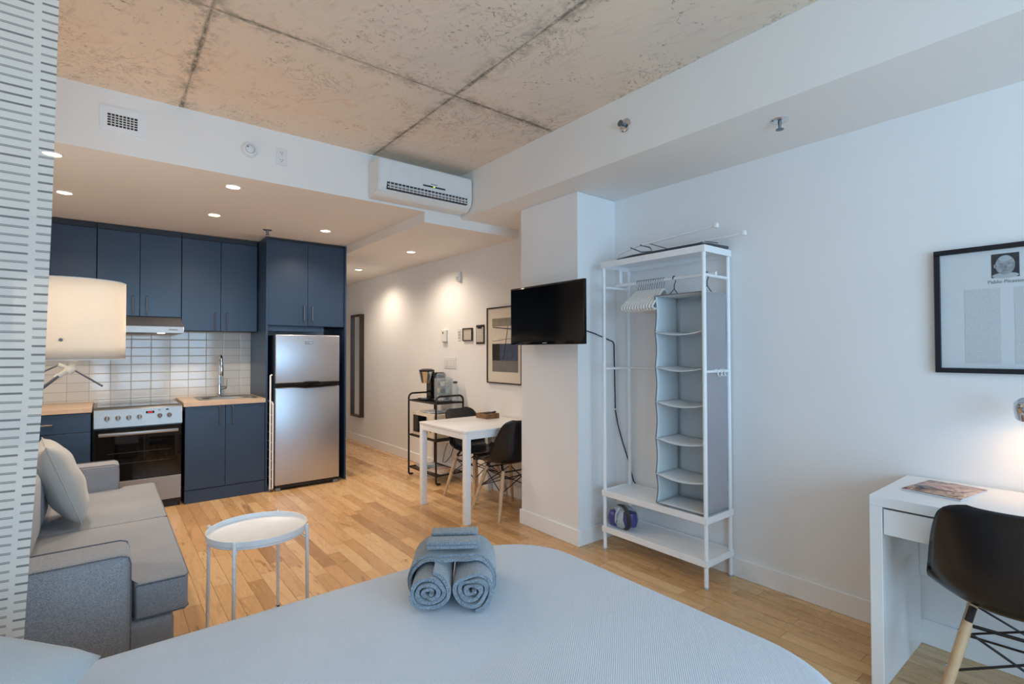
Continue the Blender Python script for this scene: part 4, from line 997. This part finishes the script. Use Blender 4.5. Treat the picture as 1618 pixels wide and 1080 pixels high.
# picture above the desk
t = thing('framed_poster', 'black framed text poster with a small portrait above the desk', 'poster', (XR, .394, 1.276))
Y0, Y1, Z0, Z1, fw = .155, .633, 1.276, 1.836, .022
f = MB()
for a in ((Y0, Y1, Z0, Z0 + fw), (Y0, Y1, Z1 - fw, Z1), (Y0, Y0 + fw, Z0 + fw, Z1 - fw), (Y1 - fw, Y1, Z0 + fw, Z1 - fw)):
    f.box(XR - .028, XR - .001, a[0], a[1], a[2], a[3], .0015, 1)
f.build('frame', 'navy', t)
pp = MB().box(XR - .014, XR - .002, Y0 + .015, Y1 - .015, Z0 + .015, Z1 - .015).build('poster_sheet', 'paper', t)
X = XR - .0142
MB().box(X - .0006, X, .410, .528, 1.318, 1.648).build('text_column', 'text', t)
MB().box(X - .0006, X, .248, .366, 1.318, 1.648).build('text_column', 'text', t)
ph = MB().box(X - .0006, X, .349, .437, 1.692, 1.795).build('portrait_background', 'dkgrey', t)
def disc(m, cy, cz, ry, rz, off, th=.0006, seg=24):
    vs = [(cy + ry * cos(2 * pi * k / seg), cz + rz * sin(2 * pi * k / seg)) for k in range(seg)]
    A = [m.bm.verts.new((X - off - th, a, b)) for a, b in vs]; B = [m.bm.verts.new((X - off, a, b)) for a, b in vs]
    m._f(A); m._f(B[::-1])
    for k in range(seg): m._f([A[k], A[(k + 1) % seg], B[(k + 1) % seg], B[k]])
m = MB(); disc(m, .393, 1.745, .031, .042, .0007); disc(m, .425, 1.742, .004, .009, .0007); m.build('portrait_face', mat('print_light_grey', (150, 156, 162), .6, var=.35, scale=45), t)
m = MB(); disc(m, .393, 1.700, .042, .012, .0006, .0003); m.build('portrait_shoulders', 'lightgrey', t)
m = MB(); disc(m, .393, 1.772, .020, .010, .0012, .0003); m.build('portrait_highlight', 'lightgrey', t)
m = MB()
for q in (.381, .405): disc(m, q, 1.748, .005, .0022, .0014); disc(m, q, 1.753, .008, .0010, .0014)
disc(m, .393, 1.722, .011, .0022, .0014); disc(m, .391, 1.735, .0035, .008, .0014, .0004); m.build('portrait_features', 'grey', t)
def text(s_, name, size, loc, rot, mt, parent, ext=.0004, align='CENTER'):
    cu = bpy.data.curves.new(name, 'FONT'); cu.body = s_; cu.size = size; cu.extrude = ext; cu.align_x = align
    tmp = bpy.data.objects.new('tmp', cu); C.objects.link(tmp); dg = bpy.context.evaluated_depsgraph_get(); dg.update()
    me = bpy.data.meshes.new_from_object(tmp.evaluated_get(dg)); bpy.data.objects.remove(tmp)
    mw = Matrix.Translation(loc) @ rot; me.transform(ROOT[parent.name] @ mw); me.materials.clear(); me.materials.append(M[mt])
    o = bpy.data.objects.new(name, me); C.objects.link(o); o.parent = parent; ROOT[o.name] = ROOT[parent.name]; return o
ROTX = Matrix(((0, 0, -1, 0), (-1, 0, 0, 0), (0, 1, 0, 0), (0, 0, 0, 1)))
text('Pablo Picasso', 'title_lettering', .021, (X - .0006, .393, 1.668), ROTX, 'grey', t)
# desk lamp (mostly outside the frame)
t = thing('desk_lamp', 'chrome desk lamp head glowing at the right edge above the desk', 'lamp', (2.93, .12, dz))
MB().lathe([(0, 0), (.075, 0), (.075, .012), (.02, .02), (0, .02)], (2.93, .10, dz + .0005), 28).build('base', 'chrome', t)
MB().tube([(2.93, .10, dz + .02), (2.93, .06, dz + .30), (2.93, .04, dz + .42)], .007, 8).build('lower_arm', 'chrome', t)
MB().tube([(2.93, .04, dz + .42), (2.90, .17, dz + .44), (2.88, .26, dz + .40)], .007, 8).build('upper_arm', 'chrome', t)
R = Matrix.Translation((2.895, .318, 1.142)) @ Vector((.55, -.12, -.82)).to_track_quat('-Z', 'Y').to_matrix().to_4x4()
MB().lathe([(0, .045), (.022, .043), (.036, .030), (.043, .0), (.046, -.03), (.044, -.03), (.040, .0), (.03, .026), (0, .036)], seg=28, M4=R).build('lamp_head', 'chrome', t)
MB().lathe([(0, .01), (.018, .006), (.024, -.010), (.018, -.024), (0, -.03)], seg=18, M4=R).build('bulb', 'hood_on', t)

# ================================================================== BED
t = thing('bed', 'large white bed with ribbed coverlet filling the foreground', 'bed', (.45, 1.12, 0))
bx0, bx1, by0, by1, bz = -.62, 1.527, .40, 1.822, .552
def bedfn(u, v):
    # v: 0 bottom hem .. 1 ; top is inset rings
    pts_r = .30
    if v < .45: ins, z = 0.004 * sin(u * 60) * (1 - v / .45), .14 + (bz - .05 - .14) * v / .45
    elif v < .65:
        a = (v - .45) / .2 * pi / 2; ins, z = .05 * (1 - cos(a)), bz - .05 + .05 * sin(a)
    else: f = (v - .65) / .35; ins, z = .05 + f * .66, bz + .006 * sin(pi * f)
    x0_, x1_, y0_, y1_ = bx0 + ins, bx1 - ins, by0 + ins, by1 - ins
    r = max(.02, .30 - ins * .42); r = min(r, (y1_ - y0_) / 2 - 1e-3)
    per = rrect(x0_, x1_, y0_, y1_, r, 12)
    P_ = per[int(round(u * len(per))) % len(per)]
    return (P_[0], P_[1], z)
m = MB(sharp=180); nper = 52
g = m.grid(bedfn, nper, 40, closed_u=True); m._f(g[-1])
cv = m.build('coverlet', 'bed', t)
MB().box(bx0 + .03, bx1 - .06, by0 + .04, by1 - .04, .10, .30, .03, 2).build('bed_base', 'grey', t)
for xx in (bx0 + .08, bx1 - .22):
    for yy in (by0 + .12, by1 - .18): MB().cyl((xx, yy, 0), (xx, yy, .10), .025).build('leg', 'black', t)
# pillow
def cushion(nm, mt, c, sx, sy, th, R4, label, cat, amp=.006, pipe=None, power=2.6):
    t = thing(nm, label, cat, c)
    T = Matrix.Translation(c) @ R4
    m = MB(sharp=180); n = 28
    def f(sgn):
        def fn(u, v):
            a, b = u * 2 - 1, v * 2 - 1
            k = (1 - abs(a) ** power) * (1 - abs(b) ** power)
            pin = 1 - .06 * (1 - abs(a) ** 2) * abs(b) ** 3; pin2 = 1 - .06 * (1 - abs(b) ** 2) * abs(a) ** 3
            z = sgn * th / 2 * max(0, k) ** .45 + amp * sin(7 * a + 3 * b) * cos(5 * b - 2 * a) * k
            return T @ Vector((a * sx / 2 * pin2, b * sy / 2 * pin, z))
        return fn
    m.grid(f(1), n, n); m.grid(f(-1), n, n)
    bmesh.ops.remove_doubles(m.bm, verts=m.bm.verts, dist=.0006)
    m.build('cover', mt, t)
    if pipe:
        fn = f(0); e = [fn(k / 16, 0) for k in range(16)] + [fn(1, k / 16) for k in range(16)] + [fn(1 - k / 16, 1) for k in range(16)] + [fn(0, 1 - k / 16) for k in range(16)]
        MB().tube(e, .003, 6, closed=True).build('seam', pipe, t)
    return t
cushion('bed_pillow', 'pillow', (-.385, 1.33, .700), .56, .74, .28, Matrix.Rotation(radians(-20), 4, 'Z') @ Matrix.Rotation(radians(10), 4, 'Y'), 'pale blue-grey pillow at the lower left corner on the bed', 'pillow', .010, power=2.2)

# towels
tw = Vector((.855, 1.385, 0)); ang = radians(55); ax = Vector((cos(ang), sin(ang), 0)); pr = Vector((sin(ang), -cos(ang), 0)); ZB = .5585
def roll(label, off, sd, sgn):
    c = tw + pr * off; t = thing('rolled_towel', label, 'towel', (c.x, c.y, ZB), group='grey towels on the bed')
    L = .30; turns = 3.5; n = 140; m = MB(sharp=60); th = .0125
    rnd = random.Random(sd); ph = [rnd.uniform(0, 6) for _ in range(4)]
    def spiral(k, inner):
        f = k / n; a = sgn * (f * turns * 2 * pi) + sgn * radians(-100) ; r = .006 + (.0675 - .006) * f ** .9 - (th * .92 if inner else 0)
        r = max(r, .001) * (1 + (.16 * sin(2 * a + ph[0]) + .09 * sin(3 * a + ph[1]) + .04 * sin(5 * a + ph[2])) * (1 - f) ** .6)
        return r * cos(a) * 1.02, r * sin(a) * .97
    zc = ZB + .0655
    def P_(k, inner, s_):
        a, b = spiral(k, inner); wob = .006 * sin(k * .35 + ph[2]) + .004 * sin(k * .13 + ph[3])
        e = wob if s_ in (0, 1) else 0
        return c + pr * a + Vector((0, 0, zc + b)) + ax * (s_ * L + (e if s_ == 0 else -e))
    S = (0, .04, .5, 1)
    V_ = [[[m.bm.verts.new(P_(k, i, s_)) for s_ in S] for k in range(n + 1)] for i in (0, 1)]
    for k in range(n):
        for i in (0, 1):
            for q in range(3): m._f([V_[i][k][q], V_[i][k + 1][q], V_[i][k + 1][q + 1], V_[i][k][q + 1]])
        for q in (0, 3): m._f([V_[0][k][q], V_[0][k + 1][q], V_[1][k + 1][q], V_[1][k][q]])
    for q in range(3): m._f([V_[0][n][q], V_[0][n][q + 1], V_[1][n][q + 1], V_[1][n][q]])
    m.build('towel_cloth', 'towel', t)
roll('left rolled grey towel on the bed, spiral end facing the camera', -.067, 3, 1)
roll('right rolled grey towel on the bed, spiral end facing the camera', .067, 8, -1)
# bath towel draped over both rolls
def drape(nm, label, a0, a1, th, R_, zoff, w0, mt='towel', drop=.95, amp=.003, sd=1):
    cc = tw + ax * (a0 + a1) / 2; t = thing(nm, label, 'towel', (cc.x, cc.y, ZB + .1), group='grey towels on the bed')
    rnd = random.Random(sd); p1 = rnd.uniform(0, 6)
    path = []
    # cross section: over the two rolls
    R = R_; a_end = 90 + drop
    for k in range(15): a = radians(90 + a_end - 90 - k / 14 * (a_end - 90)) if False else radians(90 + drop * (1 - k / 14)); path.append((-.0655 + R * cos(a), max(.006 - zoff, .0625 + R * sin(a))))
    for k in range(1, 8): path.append((-.0655 + .131 * k / 8, .0625 + R - .004 * sin(pi * k / 8)))
    for k in range(15): a = radians(90 - drop * k / 14); path.append((.0655 + R * cos(a), max(.006 - zoff, .0625 + R * sin(a))))
    if w0 is not None: path = [p for p in path if abs(p[0]) <= w0]
    n = len(path) - 1
    def fn(u, v):
        p = path[int(round(u * n))]
        s_ = a0 + (a1 - a0) * v + amp * 1.5 * sin(p[0] * 70 + p1)
        q = tw + pr * p[0] + ax * s_
        return (q.x, q.y, ZB + p[1] + zoff + amp * .4 * sin(s_ * 60 + p[0] * 25 + p1))
    m = MB(sharp=180); m.grid(fn, n, 14); o = m.build('towel_cloth', mt, t, solid=th)
    return t, path, fn
drape('draped_towel', 'larger grey towel folded and draped over the two rolled towels', .080, .295, .007, .0715, .0, None, drop=135)
drape('draped_towel', 'narrow lower fold of grey towel laid across the back of the rolled towels', .100, .285, .007, .0790, .0, None, drop=118, sd=4)
# face towel (folded strip) on top
for lb, a0, a1, zz, wd, sd in (('small folded grey face towel on top of the draped towel, front fold', .105, .178, .1585, .088, 2), ('small grey washcloth fold behind the face towel, topmost at the back', .190, .262, .1600, .080, 5)):
    cc = tw + ax * (a0 + a1) / 2; t = thing('face_towel', lb, 'towel', (cc.x, cc.y, ZB + zz), group='grey towels on the bed')
    m = MB(sharp=50); R4 = Matrix(((pr.x, ax.x, 0, tw.x), (pr.y, ax.y, 0, tw.y), (0, 0, 1, ZB), (0, 0, 0, 1)))
    for j in range(2):
        m.box(-wd, wd + .004 * j, a0 + .006 * j, a1 - .004 * j, zz + .011 * j, zz + .0105 + .011 * j, .005, 3, M4=R4)
    m.build('towel_cloth', 'towel', t)

# ================================================================== CURTAIN
t = thing('curtain_panel', 'tall sheer curtain panel with short dark dashes at the left edge', 'curtain', (-.5, 1.98, .03))
def cf(u, v):
    z = .03 + v * 2.80
    T_ = ((0, -.178), (.606, -.167), (.863, -.156), (1.301, -.133), (1.787, -.121), (2.024, -.117), (2.393, -.112), (2.9, -.104))
    for (za, ea), (zb, eb) in zip(T_, T_[1:]):
        if z <= zb: edge = ea + (eb - ea) * (z - za) / (zb - za); break
    d = u * .78
    y = 1.95 + (.003 + .03 * max(0, d - .12)) * sin(d * 17 + .7) + .004 * sin(v * 5 + u * 6)
    return (edge - d, y, z + min(d, .35) * .11 * max(0, (1.5 - z) / 1.5))
m = MB(sharp=180); m.grid(cf, 90, 50, uvfn=lambda u, v: (u * .86, v * 2.80)); m.build('curtain_cloth', 'curtain', t)
MB().box(XL + .001, -.05, 1.925, 1.985, 2.862, 2.889, .003, 1).build('curtain_track', 'whitemetal', t)
MB().box(XL + .02, -.10, 1.940, 1.968, 2.828, 2.862, .003, 1).build('panel_rail', 'whitemetal', t)

# ================================================================== SOFA
t = thing('sofa', 'grey tweed two-seat sofa against the left wall, behind the curtain', 'sofa', (-.2, 3.48, 0))
MB().box(-.66, .085, 2.405, 2.615, .05, .62, .028, 4).build('armrest', 'sofa', t)
MB().box(-.66, .085, 4.385, 4.575, .05, .62, .028, 4).build('armrest', 'sofa', t)
for yy in (2.4065, 2.6135, 4.3865, 4.5735):
    ed = [(-.60, yy, .6185), (.055, yy, .6185), (.078, yy, .61), (.0845, yy, .585), (.0845, yy, .06)]
    MB().tube(ed, .0028, 6).build('arm_piping', 'sofapipe', t)
MB().box(-.66, .235, 2.53, 4.46, .055, .305, .03, 4).build('base', 'sofa', t)
MB().box(-.70, -.42, 2.50, 4.48, .05, .80, .05, 5).build('backrest', 'sofa', t)
def seatc(pts):
    m = MB(sharp=60); nb = bmesh.new(); zz0, zz1 = .308, .452
    A = [nb.verts.new((p[0], p[1], zz0)) for p in pts]; B = [nb.verts.new((p[0], p[1], zz1)) for p in pts]; n_ = len(pts)
    nb.faces.new(A[::-1]); nb.faces.new(B)
    for i in range(n_): nb.faces.new([A[i], A[(i + 1) % n_], B[(i + 1) % n_], B[i]])
    bmesh.ops.bevel(nb, geom=list(nb.edges), offset=.022, segments=4, affect='EDGES', profile=.5, clamp_overlap=True)
    m.merge(nb); o = m.build('seat_cushion', 'sofa', t)
    for zz in (zz1 - .006, zz0 + .006): MB().tube([(p[0] * 1.0, p[1], zz) for p in pts], .0035, 6, closed=True).build('cushion_piping', 'sofapipe', o)
seatc([(-.40, 2.625), (.10, 2.625), (.105, 2.54), (.27, 2.535), (.285, 2.56), (.285, 3.485), (.27, 3.497), (-.40, 3.497)])
seatc([(-.40, 3.503), (.27, 3.503), (.285, 3.515), (.285, 4.43), (.27, 4.455), (.105, 4.45), (.10, 4.375), (-.40, 4.375)])
for a, b in ((2.63, 3.49), (3.51, 4.37)):
    m = MB(sharp=60).box(-.46, -.24, a, b, .455, .80, .06, 5); m.build('back_cushion', 'sofa', t)
for xx in (-.58, .15):
    for yy in (2.60, 4.38): MB().cyl((xx, yy, 0), (xx, yy, .056), .022).build('foot', 'black', t)
cushion('throw_pillow', 'throw', (-.178, 3.70, .690), .44, .44, .17, Matrix.Rotation(radians(6), 4, 'Z') @ Matrix.Rotation(radians(71), 4, 'Y'), 'square light grey cushion leaning against the sofa backrest', 'cushion', .008, 'throw')

# ================================================================== FLOOR LAMP
LX, LY = -.118, 3.12
t = thing('floor_lamp', 'lit floor lamp with large white drum shade above the sofa', 'lamp', (-.80, LY, 0))
m = MB(sharp=60); rS = .197; z0, z1 = 1.345, 1.705
m.grid(lambda u, v: (LX + rS * cos(u * 2 * pi), LY + rS * sin(u * 2 * pi), z0 + v * (z1 - z0)), 64, 6, closed_u=True); sh = m.build('lamp_shade', 'shade', t, solid=.0015)
for zz in (z0, z1): MB().tube([(LX + rS * cos(a * pi / 32), LY + rS * sin(a * pi / 32), zz) for a in range(64)], .0022, 6, closed=True).build('shade_rim', 'white', sh)
m = MB()
for k in range(3): m.tube([(LX, LY, z0 + .005), (LX + rS * cos(k * 2.094), LY + rS * sin(k * 2.094), z0 + .003)], .002, 5)
m.build('shade_spider', 'lampgrey', sh)
MB().cyl((LX - .03, LY - rS + .006, 1.432), (LX - .03, LY - rS - .006, 1.432), .007, seg=12).build('shade_knob', 'grey', sh)
m = MB(sharp=60); m.lathe([(0, 1.345), (.026, 1.345), (.026, 1.335), (.014, 1.328), (.012, 1.30), (0, 1.298)], (LX, LY, 0), 20)
m.tube([(LX, LY, 1.305), (LX - .015, LY, 1.29)], .02, 12); m.tube([(LX - .0, LY, 1.30), (LX - .048, LY, 1.322)], .009, 10); m.build('swivel_joint', 'lampgrey', t)
MB().tube([(LX - .01, LY, 1.30), (LX - .055, LY, 1.262)], .0125, 12).build('arm_sleeve', 'lampgrey', t)
m = MB()
for dy_ in (-.008, .008): m.tube([(LX - .045, LY + dy_, 1.270), (-.80, LY + dy_, .66)], .0065, 8)
m.build('main_arm', 'handle', t)
MB().tube([(LX - .045, LY, 1.322), (-.80, LY, .95)], .004, 8).build('upper_arm', 'handle', t)
MB().tube([(LX + .01, LY, 1.295), (LX + .105, LY, 1.222), (LX + .112, LY, 1.217)], [.0042, .0042, .005], 8).build('grip_rod', 'handle', t)
MB().cyl((-.80, LY, .02), (-.80, LY, 1.0), .012).build('pole', 'handle', t)
MB().lathe([(0, 0), (.13, 0), (.13, .015), (.02, .025), (0, .025)], (-.80, LY, 0), 32).build('base', 'handle', t)
MB(sharp=60).lathe([(0, 1.36), (.014, 1.36), (.016, 1.42), (.03, 1.47), (.034, 1.50), (.024, 1.535), (0, 1.545)], (LX, LY, 0), 20).build('bulb', 'white', t)
def point(name, loc, e, col, r):
    l = bpy.data.lights.new(name, 'POINT'); l.energy = e; l.color = col; l.shadow_soft_size = r
    o = bpy.data.objects.new(name, l); C.objects.link(o); o.location = loc
point('floor_lamp_bulb', (LX, LY - .0, 1.585), 6.2, (1.0, .87, .72), .035)
spot('desk_lamp_bulb', (2.90, .31, 1.105), 2.4, (1.0, .56, .27), 165, 1.0, .03)

# ================================================================== TRAY TABLE
gx, gy, gr, gz = .600, 2.765, .225, .515
t = thing('tray_table', 'small round white tray table between the sofa and the bed', 'side table', (gx, gy, 0))
MB(sharp=40).lathe([(0, -.010), (gr - .004, -.010), (gr, -.006), (gr, .018), (gr - .002, .0195), (gr - .004, .018), (gr - .005, -.002), (gr - .010, -.006), (0, -.006)], (gx, gy, gz - .01), 64).build('tray', 'whitemetal', t)
MB().tube([(gx + (gr - .008) * cos(a * pi / 24), gy + (gr - .008) * sin(a * pi / 24), gz - .0255) for a in range(48)], .005, 6, closed=True).build('support_ring', 'whitemetal', t)
for k in range(4):
    a = radians(54 + 90 * k); e = Vector((cos(a), sin(a), 0)); c = Vector((gx, gy, 0))
    lg = MB().tube([c + e * .240 + Vector((0, 0, .018)), c + e * (gr + .012) + Vector((0, 0, gz + .004)), c + e * (gr + .012) + Vector((0, 0, gz + .012))], [.0085, .0085, .006], 12).build('leg', 'whitemetal', t)
    MB().cyl(c + e * .241, c + e * .240 + Vector((0, 0, .018)), .0095).build('foot_cap', 'black', lg)
    MB().tube([c + e * (gr + .010) + Vector((0, 0, gz - .06)), c + e * (gr - .02) + Vector((0, 0, gz - .032))], .004, 6).build('bracket', 'whitemetal', lg)
o = MB().tube([(.740, 2.955, .012), (.715, 2.945, .012), (.69, 2.92, .005), (.66, 2.87, .004)], .003, 6).build('thread_tie', 'hanger'); tag(recenter(o, (.70, 2.92, .0)), 'thin pale cord on the floor at the foot of the tray table', 'cord')
